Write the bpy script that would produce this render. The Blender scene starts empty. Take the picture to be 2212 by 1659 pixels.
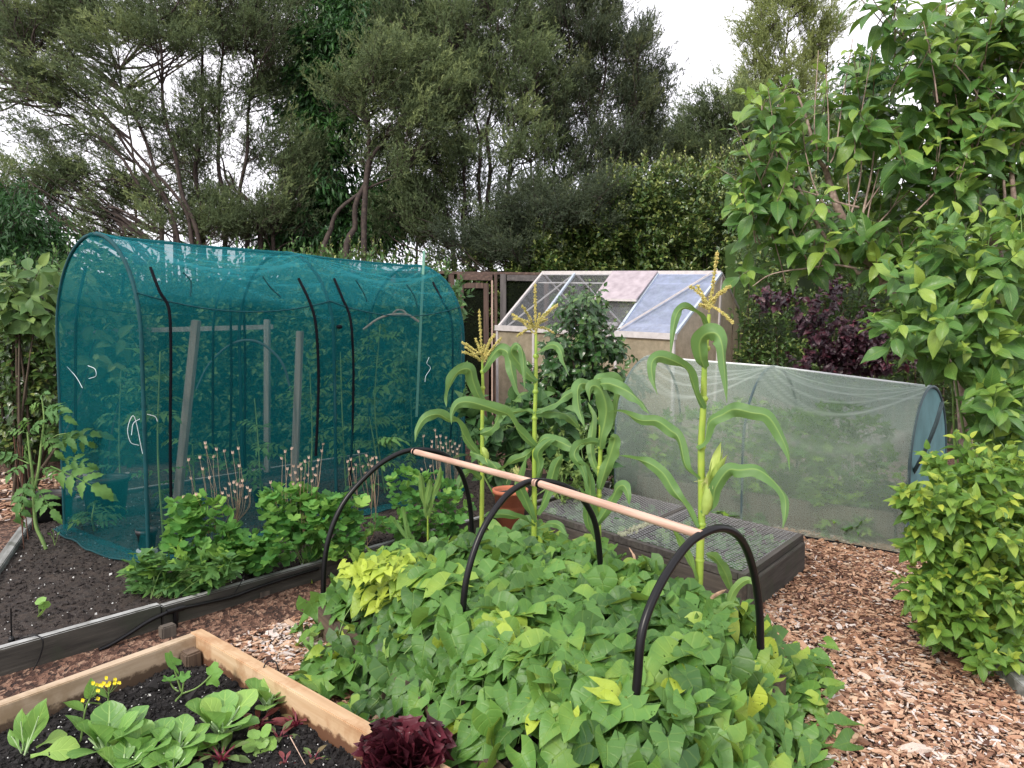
import bpy, math, random
import numpy as np

random.seed(11)
rng = np.random.default_rng(11)
R = math.radians
COL = bpy.context.scene.collection
SC = bpy.context.scene

# ------------------------------------------------------------------ camera, sky, sun, exposure
W, H, F, CX, CY, CAMZ = 2212.0, 1659.0, 1580.0, 1106.0, 829.5, 1.6
TH = math.atan(103.5 / F)

cam_d = bpy.data.cameras.new('camera')
cam = bpy.data.objects.new('camera', cam_d)
COL.objects.link(cam)
cam.location = (0, 0, CAMZ)
cam.rotation_euler = (math.pi / 2 - TH, 0, 0)
cam_d.sensor_width = 36
cam_d.lens = F / W * 36
cam_d.clip_start = 0.05
cam_d.clip_end = 2000
SC.camera = cam

SUN_EL, SUN_AZ = 38.0, 215.0        # azimuth measured clockwise from +Y (north)
world = bpy.data.worlds.new("World")
SC.world = world
world.use_nodes = True
nt = world.node_tree
nt.nodes.clear()
wo = nt.nodes.new('ShaderNodeOutputWorld')
bg = nt.nodes.new('ShaderNodeBackground')
sky = nt.nodes.new('ShaderNodeTexSky')
sky.sky_type = 'NISHITA'
sky.sun_disc = False
sky.sun_elevation = R(SUN_EL)
sky.sun_rotation = R(SUN_AZ)
mixc = nt.nodes.new('ShaderNodeMix'); mixc.data_type = 'RGBA'
tc = nt.nodes.new('ShaderNodeTexCoord')
nz = nt.nodes.new('ShaderNodeTexNoise'); nz.inputs['Scale'].default_value = 2.2; nz.inputs['Detail'].default_value = 5
mp = nt.nodes.new('ShaderNodeMapRange')
mp.inputs['From Min'].default_value = 0.3; mp.inputs['From Max'].default_value = 0.62
mp.inputs['To Min'].default_value = 0.72; mp.inputs['To Max'].default_value = 0.97
nt.links.new(tc.outputs['Generated'], nz.inputs['Vector'])
nt.links.new(nz.outputs['Fac'], mp.inputs['Value'])
nt.links.new(mp.outputs['Result'], mixc.inputs['Factor'])
nt.links.new(sky.outputs[0], mixc.inputs['A'])
mixc.inputs['B'].default_value = (9.3, 9.0, 9.5, 1)      # bright thin cloud in the sky's own units
nt.links.new(mixc.outputs['Result'], bg.inputs['Color'])
bg.inputs['Strength'].default_value = 0.095
nt.links.new(bg.outputs[0], wo.inputs['Surface'])

sun_d = bpy.data.lights.new('sun', 'SUN')
sun_d.energy = 1.5
sun_d.angle = R(14)
sun_d.color = (1.0, 0.93, 0.82)
sun = bpy.data.objects.new('sun', sun_d)
COL.objects.link(sun)
sun.rotation_euler = (R(90 - SUN_EL), 0, R(180 - SUN_AZ))
SC.view_settings.view_transform = 'Standard'
SC.view_settings.look = 'None'
SC.view_settings.exposure = 1.05
SC.view_settings.gamma = 1
SC.cycles.transparent_max_bounces = 24
SC.cycles.max_bounces = 7
SC.cycles.diffuse_bounces = 3
SC.cycles.transmission_bounces = 4
SC.cycles.glossy_bounces = 3

# ------------------------------------------------------------------ placing helpers
def ray(u, v):
    a = (u - CX) / F; b = -(v - CY) / F
    return np.array([a, math.cos(TH) + b * math.sin(TH), -math.sin(TH) + b * math.cos(TH)])
def P(u, v, Y):
    d = ray(u, v); s = Y / d[1]
    return np.array([d[0] * s, Y, CAMZ + d[2] * s])
def G(u, v, z=0.0):
    d = ray(u, v); s = (z - CAMZ) / d[2]
    return np.array([d[0] * s, d[1] * s, z])
def V3(*a): return np.array(a, float)
def nrm(v):
    v = np.asarray(v, float)
    return v / (np.linalg.norm(v, axis=-1, keepdims=True) + 1e-9)
def rv(n=None, s=1.0):
    return rng.normal(0, s, 3) if n is None else rng.normal(0, s, (n, 3))
AX = nrm(V3(.645, .764, 0)); BX = nrm(V3(-.764, .645, 0)); UP = V3(0, 0, 1)
DX = nrm(V3(.55, -.83, 0)); WX = nrm(V3(.83, .55, 0))

# ------------------------------------------------------------------ mesh builder
class MB:
    def __init__(s):
        s.V = []; s.F = []; s.M = []; s.L = []; s.S = []; s.n = 0
    def add(s, V, F, lv=None, mat=0, smooth=True):
        V = np.asarray(V, float).reshape(-1, 3); F = np.asarray(F, int)
        if lv is None: lv = np.tile([0.5, 0.5, 0.5], (len(V), 1))
        lv = np.asarray(lv, float)
        if lv.ndim == 1: lv = np.tile(lv, (len(V), 1))
        s.V.append(V); s.L.append(lv); s.F.append(F + s.n)
        s.M.append(np.full(len(F), mat)); s.S.append(np.full(len(F), smooth))
        s.n += len(V)
        return s
    def build(s, name, mats, parent=None):
        me = bpy.data.meshes.new(name)
        V = np.concatenate(s.V); L = np.concatenate(s.L)
        me.vertices.add(len(V)); me.vertices.foreach_set('co', V.ravel())
        nl = sum(f.size for f in s.F); npol = sum(len(f) for f in s.F)
        me.loops.add(nl); me.polygons.add(npol)
        me.loops.foreach_set('vertex_index', np.concatenate([f.ravel() for f in s.F]).astype(np.int32))
        tot = np.concatenate([np.full(len(f), f.shape[1]) for f in s.F])
        st = np.concatenate([[0], np.cumsum(tot)[:-1]]).astype(np.int32)
        me.polygons.foreach_set('loop_start', st)
        try: me.polygons.foreach_set('loop_total', tot.astype(np.int32))
        except Exception: pass
        me.polygons.foreach_set('material_index', np.concatenate(s.M).astype(np.int32))
        me.polygons.foreach_set('use_smooth', np.concatenate(s.S).astype(bool))
        at = me.attributes.new('lv', 'FLOAT_VECTOR', 'POINT')
        at.data.foreach_set('vector', L.ravel())
        me.update(calc_edges=True)
        if not isinstance(mats, (list, tuple)): mats = [mats]
        for m in mats: me.materials.append(m)
        o = bpy.data.objects.new(name, me)
        COL.objects.link(o)
        if parent is not None:
            o.parent = parent
            o.location = (-parent.location[0], -parent.location[1], -parent.location[2])
        return o

def tag(o, label=None, cat=None, group=None, kind=None):
    if label: o['label'] = label
    if cat: o['category'] = cat
    if group: o['group'] = group
    if kind: o['kind'] = kind
    return o
def thing(name, loc, label, cat, group=None):
    o = bpy.data.objects.new(name, None)
    o.empty_display_size = 0.1
    COL.objects.link(o); o.location = tuple(float(x) for x in loc)
    return tag(o, label, cat, group)
def sub(o, parent):            # make o (built in world space) a sub-part of a part (whose offset already is -root)
    o.parent = parent; o.location = (0, 0, 0); return o
def dup_tree(o, parent=None):
    c = o.copy(); COL.objects.link(c); c.parent = parent
    for ch in list(o.children): dup_tree(ch, c)
    return c

# ------------------------------------------------------------------ primitive shapes
def smooth_path(pts, n=8):
    pts = np.asarray(pts, float)
    if len(pts) < 3: 
        t = np.linspace(0, 1, n + 1)[:, None]; return pts[0] * (1 - t) + pts[-1] * t
    p = np.vstack([2 * pts[0] - pts[1], pts, 2 * pts[-1] - pts[-2]])
    out = []
    for i in range(1, len(p) - 2):
        for k in range(n):
            t = k / n
            out.append(0.5 * ((2 * p[i]) + (-p[i-1] + p[i+1]) * t + (2*p[i-1] - 5*p[i] + 4*p[i+1] - p[i+2]) * t*t
                       + (-p[i-1] + 3*p[i] - 3*p[i+1] + p[i+2]) * t**3))
    out.append(p[-2]); return np.array(out)
def frames(pts):
    T = np.gradient(pts, axis=0); T = nrm(T)
    ref = V3(0, 0, 1) if abs(T[0][2]) < .9 else V3(1, 0, 0)
    N = [nrm(np.cross(T[0], ref))]
    for i in range(1, len(pts)):
        n = N[-1] - T[i] * np.dot(N[-1], T[i]); N.append(nrm(n))
    N = np.array(N); B = np.cross(T, N); return T, N, B
def tube(mb, pts, r, k=6, var=.5, mat=0, caps=True):
    pts = np.asarray(pts, float); n = len(pts)
    r = np.full(n, r, float) if np.isscalar(r) else np.interp(np.linspace(0, 1, n), np.linspace(0, 1, len(r)), r)
    T, N, B = frames(pts)
    a = np.arange(k) * 2 * math.pi / k
    ring = N[:, None, :] * np.cos(a)[None, :, None] + B[:, None, :] * np.sin(a)[None, :, None]
    V = pts[:, None, :] + ring * r[:, None, None]
    L = np.zeros((n, k, 3)); L[:, :, 0] = a / 6.28
    ln = np.concatenate([[0], np.cumsum(np.linalg.norm(np.diff(pts, axis=0), axis=1))])
    L[:, :, 1] = ln[:, None]; L[:, :, 2] = var
    i = np.arange(n - 1)[:, None] * k; j = np.arange(k)[None, :]; j2 = (j + 1) % k
    Fq = np.stack([i + j, i + j2, i + k + j2, i + k + j], -1).reshape(-1, 4)
    mb.add(V.reshape(-1, 3), Fq, L.reshape(-1, 3), mat)
    if caps and k > 3:
        for e, rev in ((0, True), (n - 1, False)):
            c = V[e]; Vc = np.vstack([c, pts[e]])
            f = [(q, (q + 1) % k, k) for q in range(k)]
            if rev: f = [x[::-1] for x in f]
            mb.add(Vc, f, V3(.5, ln[e], var), mat, smooth=False)
    return mb
BOXF = np.array([[0,3,2,1],[4,5,6,7],[0,1,5,4],[1,2,6,5],[2,3,7,6],[3,0,4,7]])
def box8(mb, c8, var=.5, mat=0, bev=0.0):
    """c8: 4 bottom corners (ccw) then 4 top corners"""
    c8 = np.asarray(c8, float)
    if bev <= 0:
        mb.add(c8, BOXF, V3(.5, .5, var), mat, smooth=False); return mb
    import bmesh
    bm = bmesh.new(); vs = [bm.verts.new(p) for p in c8]
    for f in BOXF: bm.faces.new([vs[i] for i in f])
    bmesh.ops.bevel(bm, geom=bm.edges[:], offset=bev, segments=2, affect='EDGES')
    bm.verts.ensure_lookup_table()
    V = np.array([v.co[:] for v in bm.verts])
    groups = {}
    for f in bm.faces: groups.setdefault(len(f.verts), []).append([v.index for v in f.verts])
    first = True; base = mb.n
    for k, fl in groups.items():
        if first: mb.add(V, fl, V3(.5, .5, var), mat, smooth=False); first = False
        else:
            mb.F.append(np.array(fl) + base); mb.M.append(np.full(len(fl), mat)); mb.S.append(np.full(len(fl), False))
    bm.free(); return mb
def beam(mb, a, b, w, h, up=UP, var=.5, mat=0, bev=0.0):
    """box from a to b; w across (horizontal), h along up; a,b on the axis"""
    a = np.asarray(a, float); b = np.asarray(b, float)
    t = nrm(b - a); s = nrm(np.cross(t, up)); u = np.cross(s, t)
    s = s * w / 2; u = u * h / 2
    return box8(mb, [a-s-u, a+s-u, b+s-u, b-s-u, a-s+u, a+s+u, b+s+u, b-s+u], var, mat, bev)
def cuboid(mb, c, ax, ay, sx, sy, z0, z1, var=.5, mat=0, bev=0.0):
    c = np.asarray(c, float); ax = nrm(ax) * sx / 2; ay = nrm(ay) * sy / 2
    q = [-ax-ay, ax-ay, ax+ay, -ax+ay]
    lo = [V3(c[0]+p[0], c[1]+p[1], z0) for p in q]; hi = [V3(c[0]+p[0], c[1]+p[1], z1) for p in q]
    return box8(mb, lo + hi, var, mat, bev)
def lathe(mb, c, prof, k=20, var=.5, mat=0):
    c = np.asarray(c, float); prof = np.asarray(prof, float); n = len(prof)
    a = np.arange(k) * 2 * math.pi / k
    V = np.zeros((n, k, 3)); V[:, :, 0] = c[0] + prof[:, 0:1] * np.cos(a); V[:, :, 1] = c[1] + prof[:, 0:1] * np.sin(a)
    V[:, :, 2] = c[2] + prof[:, 1:2]
    i = np.arange(n - 1)[:, None] * k; j = np.arange(k)[None, :]; j2 = (j + 1) % k
    mb.add(V.reshape(-1, 3), np.stack([i + j, i + j2, i + k + j2, i + k + j], -1).reshape(-1, 4), V3(.5, .5, var), mat)
    return mb
def gridmesh(mb, V, L=None, mat=0, smooth=True):
    """V: (n,m,3)"""
    n, m = V.shape[:2]
    i = np.arange(n - 1)[:, None] * m; j = np.arange(m - 1)[None, :]
    Fq = np.stack([i + j, i + j + 1, i + m + j + 1, i + m + j], -1).reshape(-1, 4)
    mb.add(V.reshape(-1, 3), Fq, None if L is None else L.reshape(-1, 3), mat, smooth); return mb

# ------------------------------------------------------------------ leaf templates: base at origin, length 1 along +Y, face +Z
def leaf_grid(wf, n=6, m=4, fold=.25, curl=.25, back=0.0, wav=0.0, stalk=0.0, seed=0, fp=1.0):
    r = np.random.default_rng(seed)
    s = np.linspace(0, 1, n + 1)[:, None]; j = np.linspace(-1, 1, m + 1)[None, :]
    w = np.array([wf(x) for x in s[:, 0]])[:, None]
    x = j * w
    y = stalk + (1 - stalk) * (s - back * np.abs(j) ** 1.4 * (1 - s) ** 3) + 0 * j
    ph = r.uniform(0, 6)
    z = fold * np.abs(x) ** fp * (2.0 if fp > 1 else 1) - curl * (s ** 2) + 0 * j
    z = z + wav * np.sin(s * 9 + ph + j * 1.5) * np.abs(j)
    V = np.stack([x + 0 * s, y, z], -1)
    L = np.stack([j + 0 * s, s + 0 * j, 0 * s + 0 * j], -1)
    i = np.arange(n)[:, None] * (m + 1); jj = np.arange(m)[None, :]
    Fq = np.stack([i + jj, i + jj + 1, i + m + 1 + jj + 1, i + m + 1 + jj], -1).reshape(-1, 4)
    V = V.reshape(-1, 3); L = L.reshape(-1, 3)
    if stalk > 0:
        k = len(V)
        V = np.vstack([V, [[-.012, 0, 0], [.012, 0, 0], [.012, stalk + .03, 0], [-.012, stalk + .03, 0]]])
        L = np.vstack([L, [[0, 0, 0]] * 4])
        Fq = np.vstack([Fq, [[k, k + 1, k + 2, k + 3]]])
    return V, Fq, L
def leaf_polar(rf, n=24, cup=.2, petiole=.0, rings=2, seed=0, wav=.0):
    """leaf with its petiole joined at the middle; rf(theta) radius, theta=0 is the tip direction (+Y)"""
    r = np.random.default_rng(seed)
    th = np.linspace(0, 2 * math.pi, n, endpoint=False)
    rad = np.array([rf(t) for t in th])
    V = [[0, 0, 0]]; L = [[0, 0, 0]]
    for q in range(1, rings + 1):
        f = q / rings
        x = rad * f * np.sin(th); y = rad * f * np.cos(th)
        z = cup * (rad * f) ** 2 + wav * f * np.sin(th * 3 + r.uniform(0, 6))
        V += list(np.stack([x, y, z], -1)); L += [[math.sin(t * 2.5) * .9, f * .9, 0] for t in th]
    Fs = []
    for i in range(n):
        Fs.append([0, 1 + (i + 1) % n, 1 + i, 1 + i])
    tri = np.array([[0, 1 + i, 1 + (i + 1) % n] for i in range(n)])[:, ::-1]
    q = []
    for k in range(rings - 1):
        a = 1 + k * n; b = a + n
        q += [[a + i, b + i, b + (i + 1) % n, a + (i + 1) % n] for i in range(n)]
    return np.array(V), (tri, np.array(q)[:, ::-1] if q else None), np.array(L)

def inst(mb, tm, pos, dr, nr, sc, var, mat=0, wsc=None):
    """scatter a template; pos,dr,nr (N,3), sc,var (N)"""
    pos = np.asarray(pos, float).reshape(-1, 3)
    if len(pos) == 0: return
    if isinstance(tm, list):
        idx = rng.integers(0, len(tm), len(pos))
        dr = np.broadcast_to(dr, pos.shape); nr = np.broadcast_to(nr, pos.shape)
        sc = np.broadcast_to(sc, len(pos)); var = np.broadcast_to(var, len(pos))
        for k in range(len(tm)):
            q = idx == k
            if q.any(): inst(mb, tm[k], pos[q], dr[q], nr[q], sc[q], var[q], mat)
        return
    V, Fc, L = tm
    N = len(pos)
    y = nrm(np.broadcast_to(dr, pos.shape)); z = np.broadcast_to(nr, pos.shape)
    z = nrm(z - y * np.sum(z * y, -1, keepdims=True)); x = np.cross(y, z)
    M = np.stack([x, y, z], 1)
    sc = np.broadcast_to(sc, N)
    X = np.einsum('vk,nkc->nvc', V, M) * sc[:, None, None] + pos[:, None, :]
    LL = np.broadcast_to(L, (N,) + L.shape).copy(); LL[:, :, 2] = np.broadcast_to(var, N)[:, None]
    off = (np.arange(N) * len(V))[:, None, None]
    if isinstance(Fc, tuple):
        base = mb.n
        mb.add(X.reshape(-1, 3), (Fc[0][None] + off).reshape(-1, 3), LL.reshape(-1, 3), mat)
        if Fc[1] is not None:
            f = (Fc[1][None] + off).reshape(-1, 4) + base
            mb.F.append(f); mb.M.append(np.full(len(f), mat)); mb.S.append(np.full(len(f), True))
    else:
        mb.add(X.reshape(-1, 3), (Fc[None] + off).reshape(-1, Fc.shape[1]), LL.reshape(-1, 3), mat)

def prof_s(pts):
    p = smooth_path(np.array([(x, y, 0) for x, y in pts]), 5); return lambda s: max(0.0, float(np.interp(s, p[:, 0], p[:, 1])))
def prof(pts):
    xs, ys = zip(*pts); return lambda s: float(np.interp(s, xs, ys))
OVATE = prof([(0, .02), (.08, .14), (.2, .25), (.4, .29), (.6, .25), (.8, .14), (.93, .05), (1, .0)])
LANCE = prof([(0, .015), (.15, .08), (.4, .13), (.65, .11), (.85, .05), (1, .0)])
OBOV = prof([(0, .02), (.2, .1), (.45, .22), (.7, .29), (.85, .26), (.95, .15), (1, .03)])
SPOON = prof([(0, .05), (.2, .05), (.38, .09), (.5, .2), (.65, .3), (.8, .32), (.92, .24), (1, .06)])
HEART = prof_s([(0, .28), (.06, .41), (.16, .49), (.28, .50), (.42, .44), (.58, .33), (.75, .19), (.88, .08), (1, .0)])
HEART2 = prof_s([(0, .24), (.06, .42), (.15, .56), (.22, .54), (.34, .43), (.5, .36), (.68, .24), (.84, .11), (1, .0)])
T_OVATE = [leaf_grid(OVATE, 6, 4, f, c, 0, .02, .08, i) for i, (f, c) in enumerate([(.3, .15), (.45, .35), (.2, .5), (.5, .05)])]
T_CH = [leaf_grid(prof([(0, .02), (.08, .11), (.2, .19), (.42, .245), (.62, .235), (.78, .16), (.88, .08), (1, .0)]), 8, 4, f, c, 0, w, .08, i) for i, (f, c, w) in enumerate([(.3, .25, .03), (.5, .45, .02), (.15, .55, .04), (.4, .1, .03), (.65, .3, .03)])]
T_OVLO = [leaf_grid(OVATE, 3, 2, f, c, 0, 0, .05, i) for i, (f, c) in enumerate([(.3, .2), (.5, .35), (.15, .1)])]
T_LANCE = [leaf_grid(LANCE, 4, 2, f, c, 0, .01, .03, i) for i, (f, c) in enumerate([(.3, .25), (.5, .5), (.2, .1)])]
T_OBOV = [leaf_grid(OBOV, 3, 2, f, c, 0, 0, .03, i) for i, (f, c) in enumerate([(.4, .1), (.6, .25), (.2, -.1)])]
T_HEART = [leaf_grid(h, 10, 6, f, c * 1.6 + .12, .5, w, 0, i, 1.7) for i, (h, f, c, w) in enumerate(
    [(HEART, .2, .2, .04), (HEART2, .35, .1, .05), (HEART2, .08, .3, .06), (HEART, .5, .05, .04), (HEART2, .2, .2, .08), (HEART, .0, .15, .09), (HEART, .75, .1, .05), (HEART2, -.15, .25, .07)])]
def aq(t):
    l = abs(math.cos(1.5 * t)) ** .55
    return (.40 + .58 * l) * (1 - .10 * (math.cos(9 * t) < -.3) * 1.0)
T_AQ = [leaf_polar(aq, 30, c, 0, 2, i, w) for i, (c, w) in enumerate([(.3, .06), (.1, .1), (.5, .05)])]
T_ROUND = [leaf_polar(lambda t: .5 * (1 + .05 * math.cos(7 * t)), 20, c, 0, 2, i, .03) for i, c in enumerate([.3, -.2, .1])]
def maple(t):
    t = (t + math.pi) % (2 * math.pi) - math.pi
    best = .42
    for c, a, wd in ((0, 1, .62), (1.05, .88, .6), (-1.05, .88, .6), (2.05, .66, .6), (-2.05, .66, .6)):
        best = max(best, a * max(0, 1 - abs(t - c) / wd) ** .75 * (1 + .06 * math.cos(t * 26)) )
    return best * .8
T_MAPLE = [leaf_polar(maple, 40, c, 0, 2, i, .05) for i, c in enumerate([.2, -.15, .05])]
def compound(n=7, seed=0, lobes=True):
    """pinnate leaf (tomato): leaflets on a drooping rachis, length 1"""
    r = np.random.default_rng(seed); mb = MB()
    prf = prof([(0, .03), (.12, .2), (.2, .13), (.32, .27), (.42, .17), (.55, .22), (.63, .12), (.78, .13), (.85, .06), (1, 0)])
    tm = leaf_grid(prf, 9, 4, .35, .35, .05, .05, .06, seed)
    rach = np.array([[0, t, -.35 * t * t] for t in np.linspace(0, .75, 6)])
    tube(mb, rach, [.014, .008], 4, 0, caps=False)
    items = [(.75, 0, .42)] + [(y, sg, s) for y, s in ((.62, .28), (.42, .36), (.24, .26)) for sg in (-1, 1)]
    for y, sg, s in items:
        p = np.array([[0, y, -.35 * y * y]])
        d = V3(sg * 1.0, .55 if sg else 1, -.25 - .5 * (sg == 0) + r.normal(0, .15)); inst(mb, tm, p, d[None], V3(.1 * sg, .3, 1)[None], s * r.uniform(.85, 1.1), 0)
    V = np.concatenate(mb.V); L = np.concatenate(mb.L)
    Fq = np.concatenate([f for f in mb.F])
    return V, Fq, L
T_TOM = [compound(seed=i) for i in range(3)]
def sprig(n=15, seed=0, ll=.2, w=.03, spread=.6):
    r = np.random.default_rng(seed); V = []; Fc = []; L = []
    for i in range(n):
        t = (i + .5) / n * .9
        a = r.uniform(0, 6.28); l = ll * r.uniform(.7, 1.2) * (1.1 - .4 * t)
        d = nrm(V3(math.cos(a) * spread, 1, math.sin(a) * spread)); b = V3(0, t, -.12 * t * t)
        sd = nrm(np.cross(d, r.normal(0, 1, 3))) * w * .5
        k = len(V); V += [b - sd, b + sd, b + d * l]; L += [[-.5, 0, 0], [.5, 0, 0], [0, 1, 0]]; Fc.append([k, k + 1, k + 2])
    k = len(V); V += [V3(-.008, 0, 0), V3(.008, 0, 0), V3(0, .95, -.1)]; L += [[0, 0, 0]] * 3; Fc.append([k, k + 1, k + 2])
    return np.array(V), np.array(Fc), np.array(L)
T_SPRIG = [sprig(13, i, .34, .085, .8) for i in range(5)]

# ------------------------------------------------------------------ materials
def newmat(name):
    m = bpy.data.materials.new(name); m.use_nodes = True; n = m.node_tree; n.nodes.clear()
    o = n.nodes.new('ShaderNodeOutputMaterial'); return m, n, o
def N(nt, t, **kw):
    n = nt.nodes.new(t)
    for k, v in kw.items():
        if k in n.inputs: n.inputs[k].default_value = v
        else: setattr(n, k, v)
    return n
def ramp(nt, fac, stops, interp='LINEAR'):
    r = nt.nodes.new('ShaderNodeValToRGB'); e = r.color_ramp.elements; r.color_ramp.interpolation = interp
    while len(e) < len(stops): e.new(.5)
    for k, (p, c) in enumerate(stops): e[k].position = p; e[k].color = (*c, 1) if len(c) == 3 else c
    nt.links.new(fac, r.inputs[0]); return r.outputs[0]
def mathn(nt, op, a, b=None, c=None, clamp=False):
    n = nt.nodes.new('ShaderNodeMath'); n.operation = op; n.use_clamp = clamp
    for i, x in enumerate((a, b, c)):
        if x is None: continue
        if isinstance(x, (int, float)): n.inputs[i].default_value = x
        else: nt.links.new(x, n.inputs[i])
    return n.outputs[0]
def mix(nt, fac, a, b, mode='MIX'):
    n = nt.nodes.new('ShaderNodeMix'); n.data_type = 'RGBA'; n.blend_type = mode
    for k, x in (('Factor', fac), ('A', a), ('B', b)):
        if isinstance(x, (int, float)): n.inputs[k].default_value = x
        elif isinstance(x, tuple): n.inputs[k].default_value = (*x, 1)
        else: nt.links.new(x, n.inputs[k])
    return n.outputs['Result']
def noise(nt, scale, detail=4, rough=.55, vec=None, out='Fac'):
    n = N(nt, 'ShaderNodeTexNoise', Scale=scale, Detail=detail, Roughness=rough)
    if vec is None:
        t = nt.nodes.new('ShaderNodeTexCoord'); vec = t.outputs['Object']
    nt.links.new(vec, n.inputs['Vector']); return n.outputs[out]

def leafmat(name, dark, mid, young, rough=.45, trans=.3, vein=.35, nv=7, spec=.35, backf=.35, holes=False, edge=None, ribs=False):
    m, nt, o = newmat(name)
    at = N(nt, 'ShaderNodeAttribute', attribute_name='lv')
    sx = nt.nodes.new('ShaderNodeSeparateXYZ'); nt.links.new(at.outputs['Vector'], sx.inputs[0])
    X, Yv, Vr = sx.outputs
    nz = noise(nt, 9, 3)
    fac = mathn(nt, 'ADD', Vr, mathn(nt, 'MULTIPLY', mathn(nt, 'SUBTRACT', nz, .5), .35), clamp=True)
    c = ramp(nt, fac, [(0, dark), (.55, mid), (.97, young)])
    ax = mathn(nt, 'ABSOLUTE', X)
    geo = nt.nodes.new('ShaderNodeNewGeometry')
    bump = None
    if vein > 0:
        mid_v = mathn(nt, 'SUBTRACT', 1, mathn(nt, 'MULTIPLY', ax, 6 if ribs else 14), clamp=True)
        fr = mathn(nt, 'FRACT', mathn(nt, 'SUBTRACT', mathn(nt, 'MULTIPLY', Yv, nv), mathn(nt, 'MULTIPLY', ax, nv * .28)))
        sv = mathn(nt, 'SUBTRACT', 1, mathn(nt, 'MULTIPLY', mathn(nt, 'ABSOLUTE', mathn(nt, 'SUBTRACT', fr, .5)), 9), clamp=True)
        vv = mathn(nt, 'MAXIMUM', mid_v, mathn(nt, 'MULTIPLY', sv, .55))
        light = mix(nt, .6, c, tuple(min(1, x * 1.8 + .05) for x in young))
        c = mix(nt, mathn(nt, 'MULTIPLY', vv, vein), c, light)
        b = nt.nodes.new('ShaderNodeBump'); b.inputs['Strength'].default_value = .45; b.inputs['Distance'].default_value = .004
        nt.links.new(mathn(nt, 'SUBTRACT', 1, mathn(nt, 'ADD', vv, mathn(nt, 'MULTIPLY', noise(nt, 45, 2), .8))), b.inputs['Height'])
        bump = b.outputs[0]
    if ribs:
        rb = mathn(nt, 'ABSOLUTE', mathn(nt, 'SUBTRACT', mathn(nt, 'FRACT', mathn(nt, 'MULTIPLY', X, 7)), .5))
        c = mix(nt, mathn(nt, 'MULTIPLY', rb, .7), c, tuple(x * .55 for x in mid))
    if edge:
        c = mix(nt, mathn(nt, 'MULTIPLY', mathn(nt, 'POWER', ax, 6), .7), c, edge)
    c = mix(nt, mathn(nt, 'MULTIPLY', geo.outputs['Backfacing'], backf), c, tuple(min(1, x * 1.25 + .02) for x in mid))
    p = N(nt, 'ShaderNodeBsdfPrincipled', Roughness=rough)
    p.inputs['Specular IOR Level'].default_value = spec
    nt.links.new(c, p.inputs['Base Color'])
    t = nt.nodes.new('ShaderNodeBsdfTranslucent')
    nt.links.new(mix(nt, .5, c, tuple(min(1, x * 1.3) for x in young)), t.inputs['Color'])
    if bump: nt.links.new(bump, p.inputs['Normal'])
    mx = N(nt, 'ShaderNodeMixShader', Fac=trans)
    nt.links.new(p.outputs[0], mx.inputs[1]); nt.links.new(t.outputs[0], mx.inputs[2])
    outp = mx.outputs[0]
    if holes:       # slug and beetle holes
        n2 = noise(nt, 55, 1); n3 = noise(nt, 5, 1)
        h = mathn(nt, 'MULTIPLY', mathn(nt, 'GREATER_THAN', n2, .715), mathn(nt, 'GREATER_THAN', n3, .52))
        tr = nt.nodes.new('ShaderNodeBsdfTransparent'); m2 = nt.nodes.new('ShaderNodeMixShader')
        nt.links.new(h, m2.inputs[0]); nt.links.new(outp, m2.inputs[1]); nt.links.new(tr.outputs[0], m2.inputs[2]); outp = m2.outputs[0]
    nt.links.new(outp, o.inputs['Surface'])
    return m
def plain(name, col, rough=.6, metal=0, spec=.5, var=0.0, nscale=20, bump=0.0, col2=None, nd=4):
    m, nt, o = newmat(name)
    p = N(nt, 'ShaderNodeBsdfPrincipled', Roughness=rough, Metallic=metal)
    p.inputs['Specular IOR Level'].default_value = spec
    nz = noise(nt, nscale, nd)
    if col2 is None: col2 = tuple(x * (1 - var) for x in col)
    nt.links.new(ramp(nt, nz, [(.3, col2), (.68, col)]), p.inputs['Base Color'])
    if bump:
        b = nt.nodes.new('ShaderNodeBump'); b.inputs['Strength'].default_value = bump; b.inputs['Distance'].default_value = .006
        nt.links.new(nz, b.inputs['Height']); nt.links.new(b.outputs[0], p.inputs['Normal'])
    nt.links.new(p.outputs[0], o.inputs['Surface']); return m
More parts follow.
